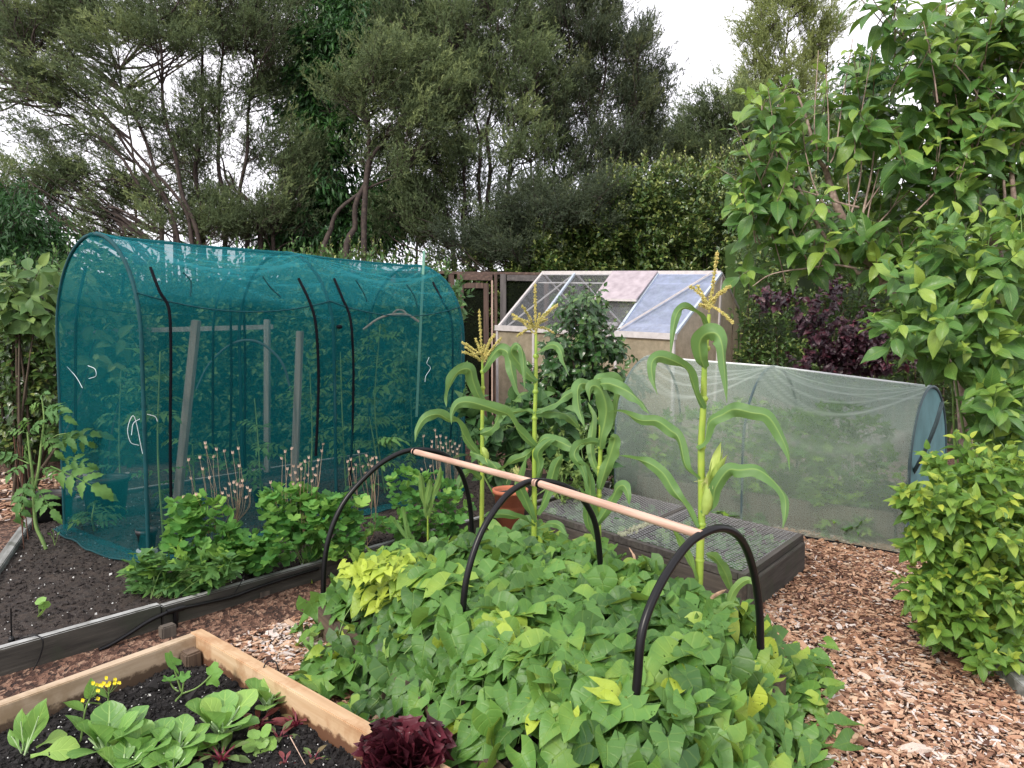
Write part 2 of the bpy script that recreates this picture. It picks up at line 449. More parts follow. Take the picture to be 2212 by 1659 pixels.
def wood(name, stops, axis, scale=6, rough=.75, stain=None, lichen=None, bump=.4, bleach=None, splash=None, zs=.1):
    """grain stretched along a world direction (axis); stain: colour for blotches"""
    m, nt, o = newmat(name)
    tcn = nt.nodes.new('ShaderNodeTexCoord')
    mpn = nt.nodes.new('ShaderNodeMapping'); mpn.vector_type = 'TEXTURE'
    ang = math.atan2(axis[1], axis[0]) if abs(axis[2]) < .7 else 0
    if abs(axis[2]) < .7:
        mpn.inputs['Rotation'].default_value = (0, 0, ang); mpn.inputs['Scale'].default_value = (14, 1, 1)
    else: mpn.inputs['Scale'].default_value = (1, 1, 14)
    nt.links.new(tcn.outputs['Object'], mpn.inputs[0])
    g = noise(nt, scale * 6, 6, .65, mpn.outputs[0])
    c = ramp(nt, g, stops)
    if stain:
        s = noise(nt, 5, 5, .65); sf = ramp(nt, s, [(.5, (0, 0, 0)), (.62, (1, 1, 1))])
        c = mix(nt, mathn(nt, 'MULTIPLY', sf, .75), c, stain)
    if lichen:
        s = noise(nt, 30, 5, .7); sf = ramp(nt, s, [(.55, (0, 0, 0)), (.6, (1, 1, 1))])
        c = mix(nt, mathn(nt, 'MULTIPLY', sf, .7), c, lichen)
    if splash:      # soil splashed and soaked up from the bottom edge
        so = nt.nodes.new('ShaderNodeSeparateXYZ'); nt.links.new(tcn.outputs['Object'], so.inputs[0])
        hh = mathn(nt, 'SUBTRACT', mathn(nt, 'ADD', zs + .035, mathn(nt, 'MULTIPLY', mathn(nt, 'SUBTRACT', noise(nt, 16, 5, .65), .5), .11)), so.outputs[2])
        c = mix(nt, mathn(nt, 'MULTIPLY', hh, 60, clamp=True), c, splash)
    if bleach:      # weathered silver top edge
        ge = nt.nodes.new('ShaderNodeNewGeometry'); sz = nt.nodes.new('ShaderNodeSeparateXYZ'); nt.links.new(ge.outputs['True Normal'], sz.inputs[0])
        c = mix(nt, mathn(nt, 'MULTIPLY', mathn(nt, 'GREATER_THAN', sz.outputs[2], .5), ramp(nt, noise(nt, 9, 5, .7), [(.35, (.35, .35, .35)), (.6, (.95, .95, .95))])), c, bleach)
    p = N(nt, 'ShaderNodeBsdfPrincipled', Roughness=rough)
    nt.links.new(c, p.inputs['Base Color'])
    b = nt.nodes.new('ShaderNodeBump'); b.inputs['Strength'].default_value = bump; b.inputs['Distance'].default_value = .004
    nt.links.new(g, b.inputs['Height']); nt.links.new(b.outputs[0], p.inputs['Normal'])
    nt.links.new(p.outputs[0], o.inputs['Surface']); return m
def net(name, col, alpha, colfold, fold_a=.3, wscale=900):
    """woven mesh cloth; lv.z carries how many layers lie folded together"""
    m, nt, o = newmat(name)
    at = N(nt, 'ShaderNodeAttribute', attribute_name='lv')
    sx = nt.nodes.new('ShaderNodeSeparateXYZ'); nt.links.new(at.outputs['Vector'], sx.inputs[0])
    nz = noise(nt, 2.0, 4); n2 = noise(nt, 160, 2)
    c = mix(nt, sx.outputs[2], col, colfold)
    d = nt.nodes.new('ShaderNodeBsdfDiffuse'); t = nt.nodes.new('ShaderNodeBsdfTranslucent')
    nt.links.new(c, d.inputs[0]); nt.links.new(c, t.inputs[0])
    mm = N(nt, 'ShaderNodeMixShader', Fac=.58); nt.links.new(d.outputs[0], mm.inputs[1]); nt.links.new(t.outputs[0], mm.inputs[2])
    tr = nt.nodes.new('ShaderNodeBsdfTransparent')
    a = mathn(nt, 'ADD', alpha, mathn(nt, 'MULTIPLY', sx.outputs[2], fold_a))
    a = mathn(nt, 'ADD', a, mathn(nt, 'MULTIPLY', mathn(nt, 'SUBTRACT', nz, .5), .10))
    a = mathn(nt, 'ADD', a, mathn(nt, 'MULTIPLY', mathn(nt, 'SUBTRACT', n2, .5), .35), clamp=True)
    m2 = nt.nodes.new('ShaderNodeMixShader'); nt.links.new(a, m2.inputs[0])
    nt.links.new(tr.outputs[0], m2.inputs[1]); nt.links.new(mm.outputs[0], m2.inputs[2])
    nt.links.new(m2.outputs[0], o.inputs['Surface']); return m

M = {}
M['potato'] = leafmat('sweet_potato_leaf', (.016, .06, .015), (.11, .25, .052), (.40, .50, .06), .45, .24, .14, 5, .4, .3, True)
M['corn'] = leafmat('maize_leaf', (.05, .13, .035), (.11, .225, .065), (.30, .42, .08), .5, .3, .9, 0.01, .35, .4, ribs=True)
M['cornstem'] = plain('maize_stem', (.34, .43, .06), .45, var=.25, nscale=12, col2=(.22, .36, .05))
M['tassel'] = plain('maize_tassel', (.62, .50, .17), .8, nscale=60, col2=(.42, .42, .12))
M['silk'] = plain('maize_silk', (.6, .62, .25), .6, var=.2)
M['aqui'] = leafmat('columbine_leaf', (.022, .10, .022), (.095, .27, .055), (.26, .44, .08), .55, .3, .15, 5)
M['currant'] = leafmat('lobed_leaf', (.03, .10, .03), (.085, .20, .055), (.22, .38, .05), .55, .28, .2, 5)
M['tomato'] = leafmat('tomato_leaf', (.04, .12, .035), (.085, .20, .055), (.2, .34, .06), .6, .25, .2, 5)
M['pak'] = leafmat('pak_choi_leaf', (.07, .19, .045), (.17, .34, .08), (.36, .52, .10), .38, .22, .45, 6, .4)
M['pakstem'] = plain('pak_choi_stalk', (.45, .62, .32), .4, var=.2, nscale=20)
M['beet'] = leafmat('beet_leaf', (.07, .04, .03), (.12, .20, .06), (.20, .05, .05), .45, .2, .5, 6)
M['redstem'] = plain('beet_stalk', (.20, .025, .05), .45, var=.3)
M['lettuce'] = leafmat('red_lettuce_leaf', (.022, .005, .008), (.055, .008, .016), (.12, .018, .03), .4, .12, .1, 5, .5, .2)
M['cherry'] = leafmat('large_serrated_leaf', (.022, .08, .022), (.085, .205, .045), (.32, .44, .07), .38, .25, .35, 9, .45)
M['rshrub'] = leafmat('pointed_shrub_leaf', (.028, .10, .022), (.125, .265, .045), (.42, .50, .07), .45, .3, .3, 8, .4)
M['hedge'] = leafmat('glossy_hedge_leaf', (.012, .04, .012), (.055, .115, .026), (.30, .34, .09), .28, .15, .15, 4, .6)
M['coffee'] = leafmat('glossy_dark_leaf', (.015, .05, .016), (.035, .10, .025), (.13, .22, .05), .25, .12, .25, 6, .6)
M['purple'] = leafmat('purple_leaf', (.02, .009, .013), (.035, .013, .022), (.10, .022, .035), .4, .15, .2, 5, .5)
M['loquat'] = leafmat('pale_long_leaf', (.025, .07, .022), (.075, .16, .045), (.24, .34, .09), .5, .25, .3, 9)
M['comfrey'] = leafmat('broad_veined_leaf', (.02, .06, .02), (.045, .115, .035), (.14, .25, .07), .5, .2, .35, 8)
M['kan_olive'] = leafmat('kanuka_olive_foliage', (.03, .05, .022), (.10, .145, .062), (.28, .34, .13), .7, .2, 0)
M['kan_dark'] = leafmat('kanuka_dark_foliage', (.02, .035, .02), (.06, .085, .045), (.17, .2, .07), .7, .2, 0)
M['kan_pale'] = leafmat('kanuka_pale_foliage', (.09, .12, .04), (.2, .25, .08), (.36, .4, .14), .7, .3, 0)
M['broad_dark'] = leafmat('dark_tree_leaf', (.012, .04, .014), (.03, .095, .025), (.07, .18, .035), .4, .2, 0)
M['straw'] = leafmat('strawberry_leaf', (.04, .13, .04), (.10, .22, .08), (.2, .34, .1), .5, .2, .2, 5)
M['stem'] = plain('green_stem', (.20, .33, .09), .6, var=.4, nscale=12)
M['darkstem'] = plain('dark_twig', (.10, .075, .05), .85, var=.5, nscale=20)
M['bark'] = plain('dark_bark', (.075, .055, .045), .9, nscale=14, bump=.8, col2=(.025, .018, .018), nd=7)
M['bark2'] = plain('pale_ringed_bark', (.48, .38, .31), .7, nscale=30, bump=.5, col2=(.17, .11, .09), nd=6)
M['dry'] = plain('dry_stalk', (.46, .30, .20), .85, var=.4, nscale=40)
M['poly'] = plain('black_poly_pipe', (.006, .006, .007), .32, spec=.3, var=.3)
M['blackrub'] = plain('black_zip', (.003, .003, .006), .7, spec=.1, var=.3)
M['dowel'] = wood('pink_dowel', [(.3, (.36, .21, .15)), (.5, (.52, .34, .26)), (.7, (.60, .43, .34))], DX, 8, .6)
M['newwood'] = wood('new_sawn_pine', [(.28, (.40, .22, .10)), (.5, (.56, .35, .17)), (.72, (.68, .46, .25))], DX, 3.5, .65, stain=(.30, .16, .07), bump=.15)
M['oldwood'] = wood('weathered_board', [(.3, (.022, .020, .017)), (.55, (.06, .055, .045)), (.75, (.13, .12, .10))], AX, 5, .85, stain=(.035, .04, .026), bleach=(.38, .39, .38))
M['oldwoodz'] = wood('weathered_post', [(.3, (.05, .042, .035)), (.7, (.15, .125, .10))], UP, 5, .85)
M['stakew'] = wood('grey_stake', [(.3, (.14, .12, .10)), (.7, (.34, .30, .26))], UP, 5, .85)
M['brownwood'] = wood('brown_frame_timber', [(.3, (.035, .022, .018)), (.55, (.09, .055, .042)), (.75, (.19, .12, .09))], UP, 4, .8)
M['brownwoodh'] = wood('brown_rail_timber', [(.3, (.035, .022, .018)), (.55, (.10, .062, .048)), (.75, (.21, .14, .105))], BX, 4, .8)
M['steel'] = plain('galvanised', (.45, .46, .47), .4, .8, var=.3)
M['rust'] = plain('rusty_rod', (.12, .05, .03), .9, var=.5)
M['alu'] = plain('white_aluminium', (.62, .58, .57), .45, .1, var=.2, nscale=15)
M['alublue'] = plain('bluish_aluminium', (.50, .57, .66), .4, .2, var=.2, nscale=15)
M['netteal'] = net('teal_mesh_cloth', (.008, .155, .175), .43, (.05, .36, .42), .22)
M['netwhite'] = net('pale_mesh_cloth', (.50, .60, .53), .40, (.75, .84, .80), .22)
M['tealcloth'] = plain('teal_cloth', (.10, .24, .25), .8, var=.3, nscale=6)
M['tealpole'] = plain('teal_coated_tube', (.006, .06, .07), .6, spec=.2, var=.3)
M['greypole'] = plain('grey_green_tube', (.07, .11, .12), .6, spec=.25, var=.3)
M['terra'] = plain('terracotta', (.52, .17, .09), .8, var=.2, nscale=15)
M['blackpot'] = plain('black_plastic', (.015, .016, .018), .5, var=.2)
M['whitepl'] = plain('white_plastic', (.65, .68, .70), .5, var=.1)
M['yellow'] = plain('yellow_petal', (.75, .62, .02), .5, var=.1)
M['wire'] = plain('grey_wire', (.42, .42, .42), .5, .5, var=.4, nscale=60)
M['string'] = plain('white_string', (.7, .72, .72), .7, var=.1)
M['green_stake'] = plain('green_plastic_stake', (.16, .36, .27), .5, var=.2)
M['lichen'] = plain('pale_lichen', (.42, .44, .30), .9, nscale=80, col2=(.2, .2, .14), bump=.5)
from mathutils import noise as mnoise
def fbm(x, y, s=1.0, o=4):
    v = 0; a = 1
    for k in range(o):
        v += a * mnoise.noise((x * s, y * s, 3.7 * k)); s *= 2.1; a *= .5
    return v

# ------------------------------------------------------------------ ground
def ground_mat():
    m, nt, o = newmat('bark_mulch')
    tcn = nt.nodes.new('ShaderNodeTexCoord')
    mp = nt.nodes.new('ShaderNodeMapping'); mp.inputs['Scale'].default_value = (60, 38, 1)
    nt.links.new(tcn.outputs['Object'], mp.inputs[0])
    dis = nt.nodes.new('ShaderNodeVectorMath'); dis.operation = 'ADD'
    nt.links.new(mp.outputs[0], dis.inputs[0])
    n1 = N(nt, 'ShaderNodeTexNoise', Scale=.6, Detail=3); nt.links.new(mp.outputs[0], n1.inputs[0])
    vm = nt.nodes.new('ShaderNodeVectorMath'); vm.operation = 'SCALE'; vm.inputs['Scale'].default_value = 3
    nt.links.new(n1.outputs['Color'], vm.inputs[0]); nt.links.new(vm.outputs[0], dis.inputs[1])
    v = N(nt, 'ShaderNodeTexVoronoi', Scale=1.0); nt.links.new(dis.outputs[0], v.inputs['Vector'])
    sx = nt.nodes.new('ShaderNodeSeparateColor'); nt.links.new(v.outputs['Color'], sx.inputs[0])
    c = ramp(nt, sx.outputs[0], [(0, (.02, .010, .007)), (.4, (.07, .032, .02)), (.75, (.19, .10, .065)), (1, (.30, .19, .13))])
    p = N(nt, 'ShaderNodeBsdfPrincipled', Roughness=.85); nt.links.new(c, p.inputs['Base Color'])
    b = nt.nodes.new('ShaderNodeBump'); b.inputs['Strength'].default_value = 1; b.inputs['Distance'].default_value = .012
    nt.links.new(v.outputs['Distance'], b.inputs['Height']); nt.links.new(b.outputs[0], p.inputs['Normal'])
    nt.links.new(p.outputs[0], o.inputs['Surface']); return m
M['mulch'] = ground_mat()
C0 = G(0, 1400, .2) + V3(-.18, -.2, 0); C0[2] = 0
def rise(x, y):       # the chips are banked up against the weathered bed
    d = (np.asarray(x) - C0[0]) * -BX[0] + (np.asarray(y) - C0[1]) * -BX[1]
    return .095 * np.clip(1 - d / .55, 0, 1) * (np.asarray(d) > -.3) * np.clip((np.asarray(y) - 1.5) / 1, 0, 1)
g = MB()
xs = np.concatenate([[-300, -60, -15], np.linspace(-6, 6, 121), [15, 60, 300]]); ys = np.concatenate([[-100, -20], np.linspace(-1, 12, 131), [25, 80, 400]])
Vg = np.zeros((len(ys), len(xs), 3))
for i, y in enumerate(ys):
    for j, x in enumerate(xs):
        z = .012 * fbm(x, y, 1.6, 4) - .012 if abs(x) < 7 and -1.5 < y < 13 else -.02
        Vg[i, j] = (x, y, z + float(rise(x, y)))
gridmesh(g, Vg)
tag(g.build('ground', M['mulch']), kind='structure')

# wood chips: real flakes lying on the ground
def chipmat():
    m, nt, o = newmat('wood_chip')
    at = N(nt, 'ShaderNodeAttribute', attribute_name='lv')
    sx = nt.nodes.new('ShaderNodeSeparateXYZ'); nt.links.new(at.outputs['Vector'], sx.inputs[0])
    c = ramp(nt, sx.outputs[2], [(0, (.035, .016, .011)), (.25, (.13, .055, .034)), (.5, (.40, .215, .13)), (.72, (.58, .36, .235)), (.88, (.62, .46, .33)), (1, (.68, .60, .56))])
    c = mix(nt, .35, c, ramp(nt, noise(nt, 120, 3), [(.3, (.3, .3, .3)), (.7, (1, 1, 1))]), 'MULTIPLY')
    p = N(nt, 'ShaderNodeBsdfPrincipled', Roughness=.75); nt.links.new(c, p.inputs['Base Color'])
    nt.links.new(p.outputs[0], o.inputs['Surface']); return m
M['chip'] = chipmat()
def chip_t(seed):
    r = np.random.default_rng(seed)
    w0, w1, b = r.uniform(.10, .2), r.uniform(.05, .2), r.uniform(-.06, .06)
    top = [[-w0, 0, .05], [w0, r.uniform(-.05, .05), .05], [w1 + .06, .5, .08 + b], [w1, 1, .05], [-w1, .95, .05], [-w0 - .03, .5, .08 + b]]
    bot = [[x, y, -.02 + (b if 0 < i % 3 < 2 else 0)] for i, (x, y, z) in enumerate(top)]
    V = np.array(top + bot); V[:, 1] -= .5
    Fq = [[0, 1, 2, 5], [5, 2, 3, 4]] + [[i, 6 + i, 6 + (i + 1) % 6, (i + 1) % 6] for i in range(6)]
    return V, np.array(Fq), np.full((12, 3), .5)
T_CHIP = [chip_t(i) for i in range(6)]
def in_poly(p, poly):
    x, y = p[:, 0], p[:, 1]; ins = np.zeros(len(p), bool); n = len(poly)
    for i in range(n):
        x0, y0 = poly[i][:2]; x1, y1 = poly[(i + 1) % n][:2]
        c = ((y0 > y) != (y1 > y)) & (x < (x1 - x0) * (y - y0) / (y1 - y0 + 1e-12) + x0); ins ^= c
    return ins
def scatter_poly(poly, n):
    poly = np.array([p[:2] for p in poly]); lo = poly.min(0); hi = poly.max(0); out = []
    k = 0
    while k < n:
        q = rng.uniform(lo, hi, (n * 2, 2)); q = q[in_poly(q, poly)]; out.append(q); k += len(q)
    return np.concatenate(out)[:n]
def chips(name, poly, n, size, varf, label, z0=0.0):
    q = scatter_poly(poly, n); 
    pos = np.column_stack([q, rise(q[:, 0], q[:, 1]) + rng.uniform(.004, .022, n)])
    d = rv(n); d[:, 2] *= .22; nn = rv(n, .22) + UP
    mb = MB(); sc = size * np.exp(rng.normal(-.1, .45, n)); var = np.clip(varf(q) + rng.normal(0, .26, n), 0, 1)
    inst(mb, T_CHIP, pos, d, nn, sc, var)
    for s in mb.S: s[:] = False
    return tag(mb.build(name, M['chip']), label, 'wood chips', kind='stuff')
pathR = [(.6, 1.6), (2.6, 1.6), (3.6, 3.2), (3.4, 4.6), (2.9, 5.6), (2.2, 6.0), (1.2, 5.9), (1.0, 4.0), (.7, 2.6)]
ax_r = lambda q: .55 + .10 * np.sin(q[:, 0] * 3 + q[:, 1]) - .16 * np.clip((q[:, 0] - 1.9 - .15 * q[:, 1]) * 1.1, 0, 1)
chips('wood_chip_path', pathR, 62000, .024, ax_r, 'reddish brown wood chips covering the path right of the sweet potato bed')
pathL = [(-4.2, 2.2), (-2.2, 2.9), (-1.75, 3.3), (-1.3, 3.85), (-.7, 4.5), (-.1, 4.9), (.2, 4.5), (.2, 2.0), (-.1, 2.0), (-1.45, 3.3), (-2.6, 2.0)]
def axl(q):
    c = np.array([-1.15, 3.72]); d = np.hypot((q[:, 0] - c[0]) / .38, (q[:, 1] - c[1]) / .42)
    return .30 + .60 * np.exp(-d ** 2)
chips('wood_chip_path', pathL, 24000, .027, axl, 'damp brown and bleached pink wood chips on the narrow path between the beds')
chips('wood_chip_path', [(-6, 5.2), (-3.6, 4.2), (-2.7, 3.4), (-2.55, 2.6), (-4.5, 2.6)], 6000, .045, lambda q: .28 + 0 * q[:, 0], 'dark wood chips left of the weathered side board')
chips('wood_chip_path', [(-7, 6.3), (-4.3, 6.2), (-4.2, 8.3), (-8, 8.6)], 2500, .06, lambda q: .62 + 0 * q[:, 0], 'pale sunlit wood chips behind the tomato plant')  # sunlight painted in: these chips get a paler colour
# a few big splinters on the path
mb = MB()
for u, v, l, a, vr in ((1950, 1500, .09, 2.2, .95), (1925, 1470, .12, 2.25, .95), (1700, 1380, .10, .3, .7), (1880, 1340, .11, 2.6, .2), (2000, 1480, .10, .5, .9), (1790, 1640, .08, .2, 1), (2120, 1560, .1, 2.6, .6), (1760, 1330, .09, .6, .15), (2010, 1330, .12, 2.4, .9), (2060, 1430, .1, 2.9, .3), (1850, 1590, .09, 1.2, .8), (1980, 1620, .12, .1, .95)):
    p = G(u, v, .012); inst(mb, T_CHIP, p[None], V3(math.cos(a), math.sin(a), .02)[None], UP[None], l, vr)
for s in mb.S: s[:] = False
tag(mb.build('wood_splinters', M['chip']), 'long pale splinters lying loose on the chip path', 'wood splinters', kind='stuff')

# ------------------------------------------------------------------ soil
def soilmat(name, a, b, speck):
    m, nt, o = newmat(name)
    nz = noise(nt, 28, 6, .7); n2 = noise(nt, 210, 1)
    c = ramp(nt, nz, [(.3, a), (.7, b)])
    c = mix(nt, mathn(nt, 'GREATER_THAN', n2, speck), c, (.35, .32, .28))
    p = N(nt, 'ShaderNodeBsdfPrincipled', Roughness=.9); nt.links.new(c, p.inputs['Base Color'])
    bm_ = nt.nodes.new('ShaderNodeBump'); bm_.inputs['Strength'].default_value = 1; bm_.inputs['Distance'].default_value = .02
    nt.links.new(nz, bm_.inputs['Height']); nt.links.new(bm_.outputs[0], p.inputs['Normal'])
    nt.links.new(p.outputs[0], o.inputs['Surface']); return m
M['soil'] = soilmat('black_compost', (.004, .0035, .004), (.016, .013, .012), .76)
M['soil2'] = soilmat('brown_soil', (.012, .009, .008), (.055, .038, .028), .74)
M['crumb'] = plain('soil_crumb', (.03, .022, .019), .9, var=.7, nscale=60)
M['perlite'] = plain('perlite', (.72, .72, .70), .8, var=.2)
def soil(name, c, nu, nv, z, amp, mat, kind='structure'):
    c = [np.array(p[:2], float) for p in c]; V = np.zeros((nv, nu, 3))
    for i, b in enumerate(np.linspace(0, 1, nv)):
        for j, a in enumerate(np.linspace(0, 1, nu)):
            p = (c[0] * (1 - a) + c[1] * a) * (1 - b) + (c[3] * (1 - a) + c[2] * a) * b
            V[i, j] = (p[0], p[1], z + amp * fbm(p[0], p[1], 7, 4) + amp * .5 * fbm(p[0], p[1], 40, 2))
    mb = MB(); gridmesh(mb, V); return tag(mb.build(name, mat), kind=kind)
ICO = None
def crumb_t(seed):
    r = np.random.default_rng(seed)
    V = np.array([[1, 0, 0], [-1, 0, 0], [0, 1, 0], [0, -1, 0], [0, 0, 1], [0, 0, -1]], float) * r.uniform(.5, 1.2, (6, 1))
    Fc = np.array([[0, 2, 4], [2, 1, 4], [1, 3, 4], [3, 0, 4], [2, 0, 5], [1, 2, 5], [3, 1, 5], [0, 3, 5]])
    return V, Fc, np.full((6, 3), .5)
T_CR = [crumb_t(i) for i in range(5)]
def crumbs(name, poly, n, z, size, mat, label, cat, amp=.012, sm=.5):
    q = scatter_poly(poly, n)
    zz = np.array([z + amp * fbm(x, y, 7, 4) for x, y in q]) + size * .2
    mb = MB(); inst(mb, T_CR, np.column_stack([q, zz]), rv(n), rv(n), size * np.exp(rng.normal(0, sm, n)), rng.uniform(0, 1, n))
    for s in mb.S: s[:] = False
    return tag(mb.build(name, mat), label, cat, kind='stuff')

# ------------------------------------------------------------------ big bed on the left with weathered boards
C1 = C0 + AX * 5.3
C3 = V3(-4.05, 6.25, 0); C2 = V3(-.8, 8.7, 0)
soil('soil', [C0, C1, C2, C3], 160, 110, .165, .014, M['soil2'])
lb = [C0, C0 + AX * 4.6, C3 + AX * 3.6, C3]
crumbs('soil_crumbs', lb, 16000, .165, .0075, M['crumb'], 'loose brown crumbs on the soil of the weathered bed', 'soil crumbs', .014)
crumbs('perlite_specks', [C0, C0 + AX * 2.2, C3 + AX * 1.2, C3], 450, .170, .0035, M['perlite'], 'white specks strewn over the brown soil', 'perlite', .014)
bed = thing('raised_bed', C0, 'long weathered grey raised bed with moss-dark boards under the teal netting tunnel', 'raised bed')
j1 = G(353, 1308, .2); d1 = np.linalg.norm((j1 - C0)[:2])
mb = MB(); a = C0 + AX * -.05; b = C0 + AX * (d1 - .003); a[2] = b[2] = .1
beam(mb, a, b, .05, .205, bev=.006); mb.build('board', M['oldwood'], bed)
mb = MB(); a = C0 + AX * (d1 + .003); b = C1.copy(); a[2] = b[2] = .095
beam(mb, a, b, .05, .19, bev=.006); tag(mb.build('board', M['oldwood'], bed), 'darker damp board with rough top edge')
M['oldwoodB'] = wood('pale_side_board', [(.3, (.12, .12, .11)), (.7, (.36, .37, .36))], nrm(C3 - C0), 4, .85, stain=(.05, .055, .04))
mb = MB(); a = C0 + (C3 - C0) * .02; b = C0 + (C3 - C0) * .80; a[2] = b[2] = .1
beam(mb, a, b, .065, .205, bev=.006); tag(mb.build('board', M['oldwoodB'], bed), 'pale lichen-grey side board')
mb = MB(); a = C3 * .95 + V3(.05, .35, .1); b = a + AX * 3.9; beam(mb, a, b, .05, .2, bev=.006); mb.build('board', M['oldwood'], bed)
for u, v, s in ((362, 1368, .055), (568, 1290, .06)):
    p = G(u, v, .07); mb = MB(); cuboid(mb, p, AX, BX, .075, .05, -.02, .115, bev=.006); mb.build('peg', M['oldwoodz'], bed)

# ------------------------------------------------------------------ new bed of sawn timber
K0 = G(437, 1358, .2); KL = G(0, 1512, .2); KR = G(870, 1600, .2)
eL = nrm((KL - K0) * V3(1, 1, 0)); eR = nrm((KR - K0) * V3(1, 1, 0))
K0[2] = 0; K1 = K0 + eL * 2.3; K2 = K0 + eR * 1.78
nb = thing('raised_bed', K0, 'new pale sawn timber raised bed filled with black compost and salad plants', 'raised bed')
M['newwoodL'] = wood('new_sawn_pine_side', [(.28, (.34, .25, .16)), (.5, (.46, .35, .24)), (.72, (.56, .45, .32))], eL, 4.5, .65, stain=(.30, .21, .12), bump=.2, splash=(.10, .065, .04))
M['newwoodR'] = wood('new_sawn_pine_end', [(.28, (.38, .24, .13)), (.5, (.49, .33, .19)), (.72, (.60, .45, .29))], eR, 3.2, .65, stain=(.36, .19, .09), bump=.2, splash=(.13, .06, .03))
inL = nrm(np.cross(UP, eL)); inR = -nrm(np.cross(UP, eR))
if np.dot(inL, eR) < 0: inL = -inL
if np.dot(inR, eL) < 0: inR = -inR
mb = MB(); a = K0 + inL * .027 + eL * .062; b = K1 + inL * .027; a = a + V3(0, 0, .1); b = b + V3(0, 0, .1)
beam(mb, a, b, .052, .2, bev=.004); mb.build('board', M['newwoodL'], nb)
mb = MB(); a = K0 + inR * .03 + V3(0, 0, .101); b = K2 + inR * .03 + V3(0, 0, .101)
beam(mb, a, b, .06, .203, bev=.004); mb.build('board', M['newwoodR'], nb)
M['darkpeg'] = wood('dark_post', [(.3, (.06, .04, .03)), (.7, (.17, .12, .08))], UP, 6, .85)
pc = K0 + inL * .1 + inR * .115; mb = MB(); cuboid(mb, pc, eR, eL, .075, .075, .0, .155, bev=.008); mb.build('corner_post', M['darkpeg'], nb)
K3 = K1 + (K2 - K0)
q0 = K0 + inL * .05 + inR * .055; 
soil('soil', [q0, K2 + inR * .055, K3, K1 + inL * .05], 130, 170, .085, .02, M['soil'])
nbp = [q0, K2 + inR * .06, K3 - eR * .2, K1 + inL * .06]
crumbs('soil_crumbs', nbp, 22000, .087, .007, M['crumb'] if False else plain('black_crumb', (.014, .012, .012), .9, var=.7, nscale=60), 'loose black crumbs of compost inside the new timber bed', 'soil crumbs', .02)
crumbs('perlite_specks', nbp, 1900, .092, .0026, M['perlite'], 'white perlite specks scattered through the black compost', 'perlite', .02)

# ------------------------------------------------------------------ sweet potato bed: boards, hoops, dowel
H1, H2, H3 = V3(-.99, 3.90, 0), None, None
S0 = V3(-1.02, 3.80, 0); S1 = S0 + DX * 2.35; S2 = S0 + WX * 1.38 + DX * 1.85; S3 = S0 + WX * 1.38
sb = thing('raised_bed', S0, 'low brown timber bed buried under sweet potato vines', 'raised bed')
M['brownbed'] = wood('brown_bed_board', [(.3, (.04, .027, .02)), (.7, (.13, .09, .06))], DX, 5, .85)
for a, b in ((S0, S1), (S1, S2), (S3, S2), (S0, S3)):
    mb = MB(); t = nrm(b - a); beam(mb, a + t * .03 + V3(0, 0, .09), b - t * .03 + V3(0, 0, .09), .045, .18, bev=.004); mb.build('board', M['brownbed'], sb)
mb = MB(); pp = G(693, 1368, 0); cuboid(mb, pp + V3(.0, 0.05, 0), DX, WX, .06, .06, 0, .2, bev=.005); mb.build('peg', M['oldwoodz'], sb)
soil('soil', [S0 + WX * .03, S1 + WX * .03, S2 - WX * .03, S3 - WX * .03], 40, 30, .15, .02, M['soil2'])

hoop_specs = [
 ('rearmost black pipe hoop standing in the wood chips left of the vines', [(701,1380,3.88),(698,1290,3.89),(706,1180,3.92),(740,1090,3.98),(800,1020,4.06),(850,985,4.12),(893,972,4.17),(940,975,4.22),(975,992,4.27),(1000,1030,4.33),(1015,1090,4.37),(1020,1150,4.38)]),
 ('middle black pipe hoop holding the joint of the two dowels', [(990,1450,2.97),(999,1325,2.98),(1010,1240,3.0),(1040,1150,3.06),(1085,1080,3.14),(1125,1048,3.21),(1159,1039,3.27),(1205,1045,3.33),(1245,1065,3.38),(1270,1095,3.42),(1288,1140,3.45),(1297,1220,3.47),(1299,1290,3.48)]),
 ('front black pipe hoop nearest the chip path, without a rod beyond it', [(1366,1560,2.18),(1376,1475,2.19),(1388,1360,2.22),(1425,1265,2.29),(1478,1185,2.38),(1520,1152,2.43),(1560,1141,2.48),(1595,1158,2.54),(1618,1200,2.6),(1633,1260,2.65),(1641,1330,2.68),(1643,1400,2.69)])]
for lab, pts in hoop_specs:
    p = smooth_path([P(*q) for q in pts], 6)
    mb = MB(); tube(mb, p, .0145, 10)
    o = mb.build('pipe_hoop', M['poly']); tag(o, lab, 'garden hoop', 'black pipe hoops over the sweet potatoes')
def dowel(a, b, lab):
    t = thing('wooden_dowel', a, lab, 'wooden rod', 'pinkish dowels tied along the hoops')
    mb = MB(); tube(mb, np.linspace(a, b, 5), .0165, 12); mb.build('rod', M['dowel'], t)
    mb = MB(); c = a + (b - a) * .015
    for k in range(3):
        th = np.linspace(0, 6.28, 12); ax_ = nrm(b - a); s = nrm(np.cross(ax_, UP)); u = np.cross(s, ax_)
        ring = np.array([c + ax_ * .006 * k + (s * math.cos(x) + u * math.sin(x)) * .019 for x in th]); tube(mb, ring, .0016, 4, caps=False)
    tube(mb, smooth_path([c, c + V3(.005, 0, -.03), c + V3(-.006, 0, -.06)]), .0013, 4)
    mb.build('cable_tie', M['blackrub'], t)
dowel(P(893, 975, 4.14), P(1155, 1043, 3.24), 'pink wooden dowel from the rearmost hoop to the middle hoop')
dowel(P(1160, 1043, 3.22), P(1517, 1156, 2.42), 'pink wooden dowel from the middle hoop to the front hoop')

